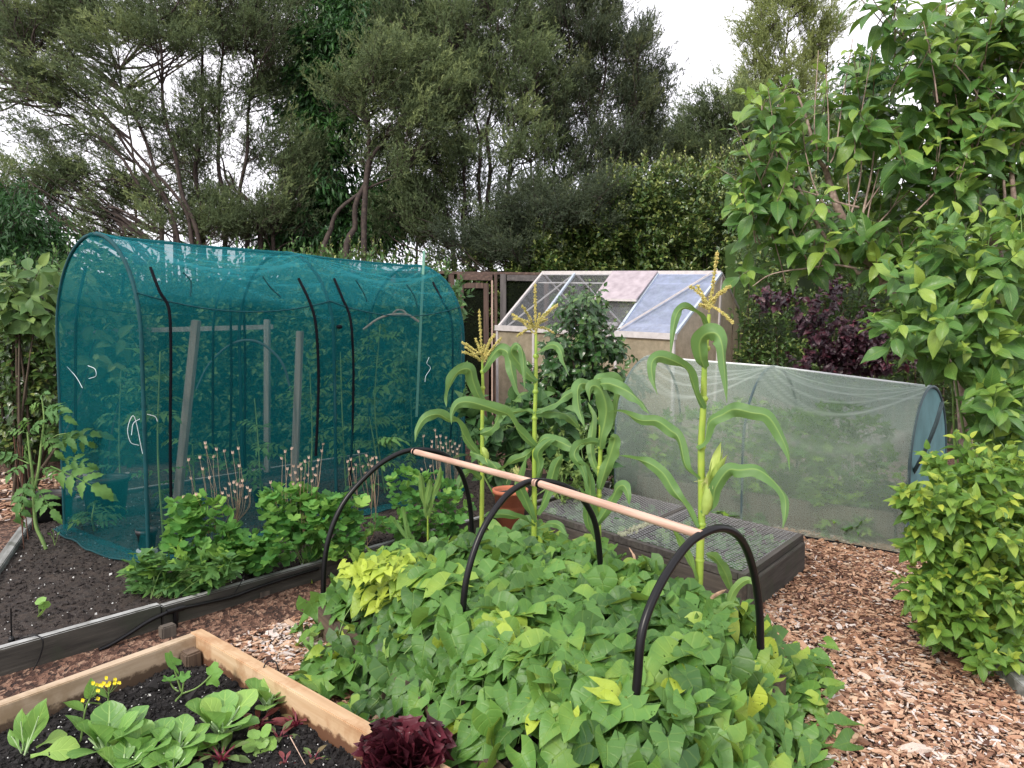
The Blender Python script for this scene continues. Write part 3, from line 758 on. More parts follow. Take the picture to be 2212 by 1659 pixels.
# ------------------------------------------------------------------ arched cover helpers
class Hoop:
    def __init__(s, near, far, zleg, ztop, z0=.0, mid_shift=0):
        s.n, s.f, s.zl, s.zt, s.z0 = np.array(near), np.array(far), zleg, ztop, z0
        s.L1 = zleg - z0; w = np.linalg.norm((s.n - s.f)[:2]) / 2; s.La = math.pi * (w + (ztop - zleg)) / 2
        s.T = 2 * s.L1 + s.La
    def at(s, q, inward=0.0):
        l = q * s.T; mid = (s.n + s.f) / 2; h = s.n - mid
        if l < s.L1: c, z = 1.0, s.z0 + l
        elif l > s.L1 + s.La: c, z = -1.0, s.z0 + s.T - l
        else:
            ph = (l - s.L1) / s.La * math.pi; c = math.cos(ph); z = s.zl + (s.zt - s.zl) * math.sin(ph)
        p = mid + h * c; p[2] = z
        if inward:
            cen = mid.copy(); cen[2] = max(s.z0, min(z, s.zl)) ; d = cen - p; p = p + nrm(d) * inward
        return p
def cover(hoops, nt_, ns, sag, folds, seed=0, wr=.012, roofz=0.0):
    rr = np.random.default_rng(seed); V = []; L = []
    T_ = []
    for b in range(len(hoops) - 1):
        for k in range(nt_ if b < len(hoops) - 2 else nt_ + 1): T_.append((b, k / nt_))
    V = np.zeros((len(T_), ns, 3)); L = np.zeros((len(T_), ns, 3))
    for i, (b, t) in enumerate(T_):
        A, B = hoops[b], hoops[b + 1]
        for j in range(ns):
            q = j / (ns - 1); sg = 4 * t * (1 - t)
            f = 0
            for (bb, sa, sb_, dip, w, amp) in folds:
                if bb == b:
                    c = sa + (sb_ - sa) * t + dip * sg; f += amp * math.exp(-((q - c) / w) ** 2)
            inw = sag * sg * (.35 + math.exp(-((q - .5) / .25) ** 2)) * (0.0 if q < .02 or q > .98 else 1) * (0.25 if abs(q - .5) < .012 else 1)
            p = A.at(q, inw) * (1 - t) + B.at(q, inw) * t
            nn = mnoise.noise((p[0] * 3.1 + seed, p[1] * 3.1, p[2] * 5)) * wr + f * .006
            cen = (A.n + A.f) / 2 * (1 - t) + (B.n + B.f) / 2 * t; cen[2] = min(p[2], 1.2)
            p = p + nrm(p - cen) * nn * (0 if q < .02 or q > .98 else 1)
            V[i, j] = p; L[i, j] = (t, q, min(f + (roofz if .34 < q < .66 else 0), 1))  # roof strip: paler, denser cloth, with skylight put into its tone
    return V, L
def endpanel(h, n=22, seed=1):
    V = np.zeros((n, 26, 3)); L = np.zeros((n, 26, 3))
    for i in range(n):
        q = .5 * i / (n - 1); a = h.at(q); b = h.at(1 - q)
        for j in range(26):
            t = j / 25; p = a * (1 - t) + b * t
            w = mnoise.noise((p[0] * 3 + seed, p[1] * 3, p[2] * 3)) * .03 * math.sin(math.pi * t)
            V[i, j] = p + nrm(np.cross(h.n - h.f, UP)) * w; L[i, j] = (t, q, .1 * max(0, w * 30))
    return V, L
def hoop_tube(h, r, mat, parent, name='hoop', inw=.012):
    mb = MB(); tube(mb, np.array([h.at(q, inw) for q in np.linspace(0.0, 1.0, 60)]), r, 8, caps=False); return mb.build(name, mat, parent)
def surf_hit(u, v, h, ax, out=.03):      # where the line of sight first meets an arched cover
    r = ray(u, v); mid = (h.n + h.f) / 2; nd = nrm(h.n - h.f); w = np.linalg.norm((h.n - h.f)[:2]) / 2
    for t in np.arange(2.5, 12, .004):
        p = V3(0, 0, CAMZ) + r * t; c = np.dot(p - mid, nd)
        if abs(c) < w + out:
            zt_ = h.zl + (h.zt + out - h.zl) * math.sqrt(max(0, 1 - (c / (w + out)) ** 2))
            if p[2] < zt_: return p
    return p
def PLn(u, v, p0, d):           # ray meets the vertical plane through p0 along d
    n = np.cross(d, UP); r = ray(u, v); c = V3(0, 0, CAMZ); t = np.dot(p0 - c, n) / np.dot(r, n); return c + r * t

# ------------------------------------------------------------------ teal tunnel
zb = .17
tn, tf = V3(-2.28, 4.52, 0), V3(-3.33, 5.36, 0)
TH_ = [Hoop(tn + AX * k, tf + AX * k, 1.58, 2.29, zb) for k in (0, 1.43, 2.86)]
tt = thing('netting_tunnel', tn, 'tall walk-in garden tunnel covered in teal mesh with black zips', 'netting tunnel')
folds = []
for b in (0, 1):
    folds += [(b, .485, .45, -.012, .0035, .8), (b, .475, .42, -.03, .003, .7), (b, .465, .37, -.03, .003, .55), (b, .45, .44, -.05, .003, .6),
              (b, .43, .46, -.045, .0035, .5), (b, .53, .54, .03, .0035, .5), (b, .47, .31, -.02, .003, .45), (b, .40, .43, -.03, .003, .3)]
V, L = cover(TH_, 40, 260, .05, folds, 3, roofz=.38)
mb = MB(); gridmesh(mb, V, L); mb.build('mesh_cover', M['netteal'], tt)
for h in (TH_[0], TH_[2]):
    V, L = endpanel(h); mb = MB(); gridmesh(mb, V, L); mb.build('end_panel', M['netteal'], tt)
for h in TH_: hoop_tube(h, .013, M['tealpole'], tt)
mb = MB(); tube(mb, [TH_[0].at(.5, .02), TH_[1].at(.5, .02), TH_[2].at(.5, .02)], .011, 6); mb.build('ridge_pole', M['tealpole'], tt)
mb = MB(); 
for s0 in (.34, .66):
    for b in (0, 1):
        pts = [TH_[b].at(s0, -.004) * (1 - t) + TH_[b + 1].at(s0, -.004) * t + V3(0, 0, -.10 * 4 * t * (1 - t)) + (UP * 0) for t in np.linspace(0, 1, 14)]
        tube(mb, pts, .0045, 5)
mb.build('seam', M['tealpole'], tt)
# skirt lying out over the soil
mb = MB(); Vs = np.zeros((3, 40, 3)); base = [tf + (tn - tf) * t for t in np.linspace(0, 1, 14)] + [tn + AX * s for s in np.linspace(.1, 2.86, 26)]
Ls = np.zeros((3, 40, 3)); Ls[:, :, 2] = .25
for j, p in enumerate(base):
    out = -AX if j < 14 else -BX
    if 12 <= j <= 15: out = nrm(-AX - BX)
    w = .06 + .012 * math.sin(j * .9) + .07 * math.exp(-((j - 7) / 5) ** 2)
    Vs[0, j] = p + V3(0, 0, zb + .04); Vs[1, j] = p + out * w * .5 + V3(0, 0, zb + .03); Vs[2, j] = p + out * w + V3(0, 0, zb + .012 + .008 * math.sin(j * 1.7))
gridmesh(mb, Vs, Ls); mb.build('skirt', M['netteal'], tt)
mb = MB(); tube(mb, Vs[2], .006, 5); mb.build('hem_cord', M['tealpole'], tt)
for pts in ([(325,578),(345,630),(365,668),(369,760),(368,900),(368,1000),(370,1100)], [(645,602),(668,650),(682,700),(688,800),(686,900),(682,985)],
            [(722,602),(740,645),(757,690),(763,780),(762,900),(756,1050)], [(935,610),(955,650),(975,690),(978,780),(976,900),(971,965)]):
    mb = MB(); pp = [surf_hit(u, v, TH_[0], AX) for u, v in smooth_path([(u, v, 0) for u, v in pts], 4)[:, :2]]
    tube(mb, pp, .0105, 6); mb.build('zip', M['blackrub'], tt)
for pts in ([(503,588),(478,625),(462,690),(460,800),(460,980)], [(562,592),(530,635),(530,800),(530,1010),(545,1030)], [(185,575),(165,690),(163,900),(160,1050)], [(268,590),(262,640)], [(497,640),(500,800),(497,1000)]):
    mb = MB(); o3 = tf + BX * -.02
    tube(mb, smooth_path([PLn(u, v, o3, AX) for u, v in pts], 6), .011, 6); mb.build('zip', M['blackrub'], tt)
for pts in ([(395,588),(412,608),(411,640)], [(567,597),(585,622),(607,642)], [(768,604),(785,632),(793,652)], [(878,614),(895,640),(902,665)]):
    mb = MB(); tube(mb, smooth_path([PLn(u, v, tn + BX * .1, AX) for u, v in pts], 5), .005, 5); mb.build('tie_strap', M['tealpole'], tt)
mb = MB(); pc = PLn(733, 706, tn - BX * .02, AX); lathe(mb, pc, [(0, -.016), (.02, -.012), (.024, 0), (.02, .012), (0, .016)], 10); mb.build('zip_toggle', M['blackrub'], tt)
for pts in ([(308,980),(290,900),(276,925),(282,955),(300,962)], [(302,905),(288,915),(284,940)], [(318,895),(335,900),(340,910)], [(190,790),(205,797),(207,812),(192,818)], [(145,792),(165,815),(178,838)], [(927,772),(922,785),(930,795),(920,812),(918,825)]):
    mb = MB(); k = AX; o3 = tn - BX * .01
    tube(mb, smooth_path([PLn(u, v, o3, k) if u > 250 else PLn(u, v, tn + V3(-.02,-.02,0), BX) for u, v in pts], 6), .0022, 4); mb.build('tie_cord', M['string'], tt)

# ------------------------------------------------------------------ pale tunnel
wl = G(1330, 1097, 0); 
wn0, wn2 = V3(.97, 6.85, 0), V3(2.86, 5.22, 0)
wdir = nrm(wn2 - wn0); wper = nrm(V3(-wdir[1], wdir[0], 0)); wper = wper if wper[1] > 0 else -wper
hw = 1.3
def mkh(n, topuv, z0=0):
    f = n + wper * hw; mid = (n + f) / 2
    zt = P(topuv[0], topuv[1], mid[1])[2]; return Hoop(n, f, zt * .48, zt, z0)
WH = [mkh(wn0, (1425, 768)), mkh((wn0 + wn2) / 2, (1700, 789)), mkh(wn2, (2030, 832))]
wt = thing('netting_tunnel', wn0, 'low tunnel of pale green-white mesh over vegetable plants at the right', 'netting tunnel')
folds = []
for b in (0, 1):
    folds += [(b, .49, .485, -.035, .0045, .9), (b, .475, .47, -.065, .004, .9), (b, .46, .465, -.10, .004, .9), (b, .44, .43, -.115, .004, .6), (b, .40, .43, -.10, .005, .5), (b, .52, .53, .02, .006, .6), (b, .48, .40, -.03, .004, .6), (b, .30, .30, -.08, .012, .2)]
V, L = cover(WH, 40, 200, .06, folds, 9)
mb = MB(); gridmesh(mb, V, L); mb.build('mesh_cover', M['netwhite'], wt)
V, L = endpanel(WH[0], seed=5); mb = MB(); gridmesh(mb, V, L); mb.build('end_panel', M['netwhite'], wt)
V, L = endpanel(WH[2], seed=6); mb = MB(); gridmesh(mb, V, L); tag(mb.build('end_panel', M['tealcloth'], wt), 'solid teal cloth end panel')
for h in WH: hoop_tube(h, .012, M['greypole'], wt)
mb = MB(); tube(mb, [WH[0].at(.5, .015), WH[1].at(.5, .015), WH[2].at(.5, .015)], .012, 6); mb.build('ridge_pole', M['string'], wt)
mb = MB(); tube(mb, [wn0 + V3(0, -.02, .015), wn2 + V3(0, -.02, .015)], .013, 6); mb.build('hem_cord', M['blackrub'], wt)
mb = MB(); tube(mb, smooth_path([P(2035, 870, 5.2), P(2020, 920, 5.1), P(1990, 990, 5.2), P(1950, 1060, 5.6)], 5), .014, 6); mb.build('brace', M['greypole'], wt)
# timber bed inside it
ib = thing('raised_bed', wn0 + wper * .3, 'brown timber bed seen through the pale mesh tunnel', 'raised bed')
i0 = wn0 + wper * .22 + wdir * .12; i1 = wn2 + wper * .22 - wdir * .1
for a, b in ((i0, i1), (i0 + wper * .85, i1 + wper * .85), (i0, i0 + wper * .85), (i1, i1 + wper * .85)):
    mb = MB(); t = nrm(b - a); beam(mb, a + t * .03 + V3(0, 0, .13), b - t * .03 + V3(0, 0, .13), .045, .26, bev=.004); mb.build('board', M['oldwoodz'], ib)
soil('soil', [i0, i1, i1 + wper * .85, i0 + wper * .85], 30, 20, .2, .02, M['soil2'])

# ------------------------------------------------------------------ netted strawberry bed
N0 = V3(1.32, 4.06, 0); NA = nrm(V3(.67, .86, 0)); NB = nrm(V3(-.6, .8, 0)); na, nbn = 1.09, 2.0
nb2 = thing('netted_bed', N0, 'dark timber bed with two wire-netting lids over strawberry plants', 'netted bed')
M['framewood'] = wood('dark_frame_board', [(.3, (.035, .03, .027)), (.6, (.09, .08, .07)), (.8, (.17, .155, .14))], NA, 5, .85, stain=(.06, .065, .045))
M['framewoodB'] = wood('dark_frame_board_b', [(.3, (.035, .03, .027)), (.6, (.09, .075, .06)), (.8, (.2, .16, .12))], NB, 5, .85)
zt = .25
def edge(a, b, z0, z1, w, mat, nm): 
    mb = MB(); beam(mb, a + V3(0, 0, (z0 + z1) / 2), b + V3(0, 0, (z0 + z1) / 2), w, z1 - z0, bev=.004); return mb.build(nm, mat, nb2)
q = [N0, N0 + NA * na, N0 + NA * na + NB * nbn, N0 + NB * nbn]
edge(q[0] + NA * .025, q[1] - NA * .025, 0, zt - .05, .045, M['framewood'], 'board'); edge(q[3], q[2], 0, zt - .05, .045, M['framewood'], 'board')
edge(q[0], q[3], 0, zt - .05, .045, M['framewoodB'], 'board'); edge(q[1], q[2], 0, zt - .05, .045, M['framewoodB'], 'board')
def wiremesh(mb, o, a, b, la, lb_, z, cell=.034, w=.0030):
    r3 = cell / math.sqrt(3); dx = cell; dy = 1.5 * r3; i = 0; segs = []
    y = 0
    while y < lb_:
        x = (i % 2) * dx / 2
        while x < la:
            c = (x, y)
            segs += [((x - dx / 2, y + r3 / 2), (x, y + r3)), ((x, y + r3), (x + dx / 2, y + r3 / 2)), ((x + dx / 2, y + r3 / 2), (x + dx / 2, y - r3 / 2))]
            x += dx
        y += dy; i += 1
    S = np.array(segs); A = S[:, 0]; B = S[:, 1]; ok = (A[:, 0] > 0) & (B[:, 0] < la) & (A[:, 1] > 0) & (B[:, 1] < lb_) & (B[:, 1] > 0); A = A[ok]; B = B[ok]
    def to3(q): 
        z_ = z - .012 * np.sin(q[:, 0] / la * math.pi) * np.sin(q[:, 1] / lb_ * math.pi) * 1.6
        return o[None] + q[:, 0:1] * a + q[:, 1:2] * b + np.column_stack([0 * z_, 0 * z_, z_])
    p = to3(A); q2 = to3(B); t = nrm(q2 - p); s = np.cross(t, UP) * w / 2; h = V3(0, 0, w / 2)
    V = np.stack([p - s, p + s, q2 + s, q2 - s, p + h * 1.6, q2 + h * 1.6], 1)
    off = (np.arange(len(p)) * 6)[:, None, None]
    Fq = (np.array([[0, 4, 5, 3], [4, 1, 2, 5]])[None] + off).reshape(-1, 4)
    mb.add(V.reshape(-1, 3), Fq, V3(.5, .5, .5))
for k in (0, 1):
    o_ = N0 + NB * (k * 1.0)
    lid = None
    mb = MB()
    for a, b in ((o_, o_ + NA * na), (o_ + NB * .99, o_ + NB * .99 + NA * na)):
        s_ = NB * (.0225 if a is o_ else -.0225); beam(mb, a + s_ + V3(0, 0, zt - .022), b + s_ + V3(0, 0, zt - .022), .045, .044)
    for a, b in ((o_ + NB * .046, o_ + NB * .944), (o_ + NA * na + NB * .046, o_ + NA * na + NB * .944)):
        s_ = NA * (.0225 if abs(np.dot(a - o_, NA)) < .1 else -.0225); beam(mb, a + s_ + V3(0, 0, zt - .022), b + s_ + V3(0, 0, zt - .022), .045, .042)
    lid = mb.build('lid', M['framewood'], nb2)
    mb = MB(); wiremesh(mb, o_ + NA * .02 + NB * .02, NA, NB, na - .04, .95, zt + .006); sub(mb.build('wire_netting', M['wire']), lid)
mb = MB(); n = 260; t = rng.uniform(0, .55, n); pos = (N0 + NB * 1.0)[None] + NA * (t[:, None] + .02) + NB * rng.normal(0, .02, n)[:, None] + V3(0, 0, zt + .004)
inst(mb, T_CR, pos, rv(n), rv(n), rng.uniform(.006, .015, n), .5); tag(mb.build('lichen_crust', M['lichen'], nb2), 'pale lichen growing along the middle rail')
soil('soil', [q[0], q[1], q[2], q[3]], 30, 40, .07, .02, M['soil2'])

# ------------------------------------------------------------------ glasshouse
def glass(name, tint, refl, op, opcol):
    m, nt, o = newmat(name)
    tr = nt.nodes.new('ShaderNodeBsdfTransparent'); tr.inputs[0].default_value = (*tint, 1)
    gl = N(nt, 'ShaderNodeBsdfGlossy', Roughness=.08); gl.inputs[0].default_value = (.9, .93, 1, 1)
    df = nt.nodes.new('ShaderNodeBsdfDiffuse'); nz = noise(nt, 7, 6, .75)
    nt.links.new(ramp(nt, nz, [(.3, tuple(x * .75 for x in opcol)), (.7, opcol)]), df.inputs[0])
    m1 = N(nt, 'ShaderNodeMixShader', Fac=refl); nt.links.new(tr.outputs[0], m1.inputs[1]); nt.links.new(gl.outputs[0], m1.inputs[2])
    tl_ = nt.nodes.new('ShaderNodeBsdfTranslucent'); tl_.inputs[0].default_value = (*opcol, 1); m3 = N(nt, 'ShaderNodeMixShader', Fac=.5)
    nt.links.new(df.outputs[0], m3.inputs[1]); nt.links.new(tl_.outputs[0], m3.inputs[2])
    m2 = N(nt, 'ShaderNodeMixShader'); nt.links.new(mathn(nt, 'MULTIPLY', mathn(nt, 'ADD', nz, .5), op), m2.inputs[0])
    nt.links.new(m1.outputs[0], m2.inputs[1]); nt.links.new(m3.outputs[0], m2.inputs[2])
    nt.links.new(m2.outputs[0], o.inputs['Surface']); return m
M['glass'] = glass('dusty_glass', (.85, .88, .9), .05, .12, (.6, .6, .62))
M['glassblue'] = glass('sky_painted_glass', (.7, .8, .95), .12, .60, (.62, .72, 1.0))  # reflected sky painted in as a milky blue body colour
M['frost'] = plain('frosted_vent_panel', (.44, .38, .41), .5, var=.3, nscale=9, col2=(.27, .23, .25), nd=10)
M['tanpanel'] = glass('algae_stained_polycarbonate', (.5, .42, .3), .02, .85, (.62, .53, .38))
EL, ER, RL, RR, FR = P(1075, 708, 10.4), P(1455, 727, 8.75), P(1172, 590, 11.3), P(1558, 590, 9.65), P(1617, 712, 10.5)
FL = EL + (FR - ER)
gh = thing('glasshouse', V3(EL[0], EL[1], 0), 'small aluminium glasshouse with stained lower walls and an open roof vent', 'glasshouse')
def quad(mb, a, b, c, d, var=.5): mb.add([a, b, c, d], [[0, 1, 2, 3]], V3(.5, .5, var), 0, False)
ef = [0, .235, .475, .71, 1.0]; rf = [0, .207, .435, .684, 1.0]
ln = lambda a, b, t: a * (1 - t) + b * t
frm = MB(); frb = MB()
for k in range(5):
    a, b = ln(EL, ER, ef[k]), ln(RL, RR, rf[k]); bb = ln(FL, FR, ef[k])
    beam(frm if k in (0,) else frb, a, b, .035, .03); beam(frm, b, bb, .03, .03)
beam(frm, EL - (ER - EL) * .012, ER + (ER - EL) * .012, .06, .075); beam(frm, RL, RR, .05, .06); beam(frm, FL, FR, .05, .06)
dz = lambda p: V3(p[0], p[1], 0)
for t in (0, .235, .71, 1.0):
    p = ln(EL, ER, t); beam(frm, dz(p), p - V3(0, 0, .04), .035, .035, up=AX)
for t in (.5, 1.0):
    p = ln(ER, FR, t); beam(frm, dz(p), (p if t == 1 else RR) - V3(0, 0, .04), .03, .03, up=AX)
p = FL; beam(frm, dz(p), p, .03, .03, up=AX)
inn = V3(0, 0, -.05)
beam(frm, ln(RR, RL, .02) - inn, ln(ER, EL, .28) - inn, .02, .02); beam(frm, ln(EL, ER, .02) + inn, ln(RL, RR, .18) + inn, .018, .018)
beam(frm, ln(RL, EL, .12) + inn, ln(RR, ER, .12) + inn, .018, .018)
fm_ = frm.build('frame', M['alu'], gh); frb.build('glazing_bar', M['alublue'], gh)
for k in range(4):
    mb = MB(); quad(mb, ln(EL, ER, ef[k]), ln(EL, ER, ef[k+1]), ln(RL, RR, rf[k+1]), ln(RL, RR, rf[k])); mb.build('roof_pane', M['glassblue'] if k == 3 else M['glass'], gh)
    mb = MB(); quad(mb, ln(FL, FR, ef[k]), ln(FL, FR, ef[k+1]), ln(RL, RR, rf[k+1]), ln(RL, RR, rf[k])); mb.build('roof_pane', M['glass'], gh)
for a, b in ((0, .235), (.235, .71), (.71, 1)):
    mb = MB(); p, q_ = ln(EL, ER, a), ln(EL, ER, b); quad(mb, dz(p), dz(q_), q_, p); mb.build('wall_panel', M['tanpanel'], gh)
mb = MB(); mb.add([dz(ER), dz(FR), FR, RR, ER], [[0, 1, 2, 3, 4]], V3(.5, .5, .5), 0, False); mb.build('gable_panel', M['tanpanel'], gh)
mb = MB(); mb.add([dz(EL), dz(FL), FL, RL, EL], [[0, 1, 2, 3, 4]], V3(.5, .5, .5), 0, False); mb.build('gable_panel', M['glass'], gh)
mb = MB(); quad(mb, dz(FL), dz(FR), FR, FL); mb.build('wall_panel', M['tanpanel'], gh)
up_ = nrm(np.cross(RL - EL, ER - EL)); up_ = up_ if up_[2] > 0 else -up_
va, vb = ln(RL, RR, rf[2]), ln(RL, RR, rf[3]); vc, vd = ln(va, ln(EL, ER, ef[2]), .52), ln(vb, ln(EL, ER, ef[3]), .52)
e0, e1 = up_ * .02, up_ * .045
mb = MB(); box8(mb, [va + e0, vb + e0, vd + e1 - up_ * .0, vc + e1 - up_ * .0, va + e0 + up_ * .02, vb + e0 + up_ * .02, vd + e1 + up_ * .02, vc + e1 + up_ * .02]); vt = mb.build('roof_vent', M['frost'], gh)
mb = MB(); beam(mb, vc + e1, vd + e1, .035, .03); sub(mb.build('vent_bar', M['alu']), vt)

# ------------------------------------------------------------------ brown timber enclosure behind
en = thing('fruit_cage', P(985, 800, 12.2) * V3(1, 1, 0), 'old brown timber and dark mesh fruit cage with a narrow door', 'fruit cage')
YE = 12.2
def post(u, v0, w, mat=M['brownwood'], Y=YE, dy=0, nm='post', par=en, z0=0.0, th=.06):
    p = P(u, v0, Y + dy); mb = MB(); beam(mb, V3(p[0], p[1], z0), p, w, th, up=V3(0, 1, 0), bev=.004); return mb.build(nm, mat, par)
def rail(u0, v0, u1, v1, h, mat=M['brownwoodh'], dy=0, nm='rail', par=en):
    mb = MB(); beam(mb, P(u0, v0, YE + dy), P(u1, v1, YE + dy), .06, h, bev=.004); return mb.build(nm, mat, par)
rail(700, 586, 1185, 592, .045, dy=-.01); rail(988, 598, 1064, 600, .1, dy=-.03)
for u in (690, 850, 975): post(u, 592, .09)
post(1071, 592, .05, dy=-.02); post(1063, 606, .03, M['dowel'] if False else wood('pale_door_jamb', [(.3, (.3, .2, .16)), (.7, (.52, .38, .31))], UP, 5, .8), dy=-.05)
post(1087, 592, .10, wood('grey_brown_post', [(.3, (.05, .045, .045)), (.7, (.14, .125, .12))], UP, 5, .85), dy=-.02)
post(1180, 592, .08, dy=.0); rail(1095, 600, 1182, 602, .10, wood('grey_brown_rail', [(.3, (.05, .045, .045)), (.7, (.14, .125, .12))], BX, 5, .85), dy=-.01)
door = None
mb = MB()
for u in (996, 1050):
    p = P(u, 612, YE - .06); beam(mb, V3(p[0], p[1], .1), p, .085, .04, up=V3(0, 1, 0), bev=.004)
for v in (617, 860): beam(mb, P(1002, v, YE - .062), P(1044, v, YE - .062), .045, .09, bev=.004)
door = mb.build('door', M['brownwood'], en)
mb = MB(); a = P(985, 606, YE - .12); 
cuboid(mb, a, V3(1, 0, 0), V3(0, 1, 0), .05, .015, a[2] - .09, a[2] + .02)
sub(mb.build('hinge', M['steel']), door)
M['darkmesh'] = glass('mouldy_dark_mesh', (.25, .27, .24), .0, .72, (.022, .028, .018))
def mpanel(u0, u1, v0, dy, par=en, nm='mesh_panel'):
    a, b = P(u0, v0, YE + dy), P(u1, v0, YE + dy); mb = MB(); V = np.zeros((12, 8, 3))
    for i in range(12):
        for j in range(8): V[i, j] = ln(a, b, j / 7); V[i, j, 2] = a[2] * (1 - i / 11) + .02; V[i, j, 1] += .01 * math.sin(i + j)
    gridmesh(mb, V); return mb.build(nm, M['darkmesh'], par)
mpanel(690, 985, 592, 0); mpanel(1090, 1182, 600, .0); sub(mpanel(998, 1050, 620, -.05), door) if False else mpanel(998, 1050, 620, -.04)
# back wall of the cage
mpanel(700, 1182, 592, 1.2)
# ================================================================== VEGETATION
def perp(d):
    a = rv(len(d)); return nrm(a - d * np.sum(a * d, -1, keepdims=True))
def shoots(mb, tm, p, d, l, k, leaf, el=1.0, droop=.2, var=(.4, .2), tipvar=.35, smb=None, sr=.004, up=.6, shrink=.55, curve=.15, t0=.1):
    """leafy shoots: p,d (N,3) base and direction, l length, k leaves each"""
    p = np.atleast_2d(p); d = nrm(np.atleast_2d(d)); n = len(p); l = np.broadcast_to(l, n)
    x = perp(d); y = np.cross(d, x); bend = nrm(rv(n) + UP * .8)
    az0 = rng.uniform(0, 6.28, n)
    P_, D_, N_, S_, V_ = [], [], [], [], []
    for i in range(k):
        t = t0 + (1 - t0) * (i + 1) / k; a = az0 + i * 2.4 + rng.normal(0, .3, n)
        e = el * (1 - .55 * t ** 3) * rng.uniform(.8, 1.2, n)
        r = x * np.cos(a)[:, None] + y * np.sin(a)[:, None]
        dd = r * np.sin(e)[:, None] + d * np.cos(e)[:, None] - UP * droop
        pos = p + d * (l * t)[:, None] + bend * (l * curve * t * t)[:, None]
        P_.append(pos); D_.append(dd); N_.append(d * .7 + UP * up + rv(n, .25))
        S_.append(leaf * rng.uniform(.75, 1.15, n) * (1 - (1 - shrink) * max(0, t - .55) / .45))
        V_.append(np.clip(var[0] + tipvar * t ** 3 + rng.normal(0, var[1], n), 0, 1))
    inst(mb, tm, np.concatenate(P_), np.concatenate(D_), np.concatenate(N_), np.concatenate(S_), np.concatenate(V_))
    if smb is not None:
        for i in range(n):
            t = np.linspace(0, 1, 4)[:, None]; tube(smb, p[i] + d[i] * l[i] * t + bend[i] * l[i] * curve * t * t, [sr, sr * .5], 4, caps=False)
def blob_pts(blobs, Y, dY, mult=1.0):
    """random points in image-sized ellipses standing at distance Y"""
    out = []; cen = []
    for b in blobs:
        u, v, ru, rv_, n = b[:5]; y0 = b[5] if len(b) > 5 else Y
        n = max(1, int(n * mult)); r = np.sqrt(rng.uniform(0, 1, n)); a = rng.uniform(0, 6.28, n)
        for i in range(n):
            q = P(u + ru * r[i] * math.cos(a[i]), v + rv_ * r[i] * math.sin(a[i]), y0 + rng.uniform(-dY, dY) * math.sqrt(max(.05, 1 - r[i] ** 2))); out.append(q); cen.append(P(u, v, y0 + dY * .5))
    return np.array(out), np.array(cen)

# ------------------------------------------------------------------ kanuka and other background trees
def tree(name, label, Y, stems, blobs, mat, tm=T_SPRIG, leaf=.15, nsp=60, rc=.40, dY=1.0, r0=.09, group=None, upb=.6, outb=.5, varm=.45, cat='tree', bark='bark', lean=(0, 0), flat=.6, twn=4, dens=2.3, mult=1.6):
    sps = []
    tb = MB(); roots = []
    for st in stems:
        pts = [P(u, v, Y + (o[0] if o else 0)) for (u, v, *o) in st]
        b = pts[0].copy(); b[2] = 0; pts = [b] + pts
        sp = smooth_path(pts, 5); sp[:, :2] += np.array([[.04 * math.sin(k * .9 + len(sps)), .04 * math.cos(k * .7)] for k in range(len(sp))])
        rr = r0 * .68 * rng.uniform(.8, 1.1)
        tube(tb, sp, [rr, rr * .75, rr * .5, rr * .22], 7); sps.append(sp); roots.append(b)
    root = np.mean(roots, 0)
    t = thing(name, root, label, cat, group)
    allst = np.concatenate(sps); br = MB(); fm = MB()
    cl, _ = blob_pts(blobs, Y, dY, mult)
    for c in cl:
        dlt = c - allst; dist = np.linalg.norm(dlt, axis=1); below = dlt[:, 2] - .55 * dist
        j = int(np.argmin(dist + np.where(below < 0, -below * 1.6, 0) + np.where(allst[:, 2] < 1.2, 3, 0))); s = allst[j]
        dd = c - s; L_ = np.linalg.norm(dd) + .01
        m1 = s + dd * .35 + UP * L_ * .02 + rv(s=.05 * L_); m2 = s + dd * .7 + UP * L_ * -.04 + rv(s=.05 * L_)
        rb = min(.035, .010 + .009 * L_)
        path = smooth_path([s, m1, m2, c], 4); tube(br, path, [rb, rb * .35], 5, caps=False)
        outw = nrm((c - root) * V3(1, 1, .0)); cv = rng.normal(varm, .15); K = twn + 5
        for k in range(K):
            td = nrm(UP * upb * 1.15 + outw * outb * 1.2 + rv(s=.6) * V3(1, 1, flat) + V3(lean[0], 0, lean[1])); tl = rc * rng.uniform(.9, 2.1)
            q0 = c - td * rc * .4 + rv(s=.3) * rc; e = q0 + td * tl
            if k < twn: tube(br, smooth_path([path[int(rng.integers(len(path) // 2, len(path)))], q0, e], 3), [.007, .0025], 3, caps=False)
            n = int(nsp * dens / K * rng.uniform(.6, 1.4)) + 3; tt_ = rng.uniform(.1, 1.05, n)
            p = q0[None] + td[None] * (tl * tt_)[:, None] + rv(n, .07 if tm is T_SPRIG else .14) * V3(1, 1, .8) * (1.15 - .6 * tt_)[:, None]
            d = td[None] * .9 + rv(n, .5) + UP * (.15 if upb > 0 else -.7)
            vv = np.clip(cv + .3 * (tt_ - .5) + rng.normal(0, .12, n), 0, 1)
            inst(fm, tm, p, d, rv(n), leaf * rng.uniform(.6, 1.2, n), vv)
    k = tb.build('trunk', M[bark], t); sub(br.build('branches', M[bark], t), k)
    fm.build('crown', M[mat], t)
    return t
KG = 'kanuka trees along the back boundary'
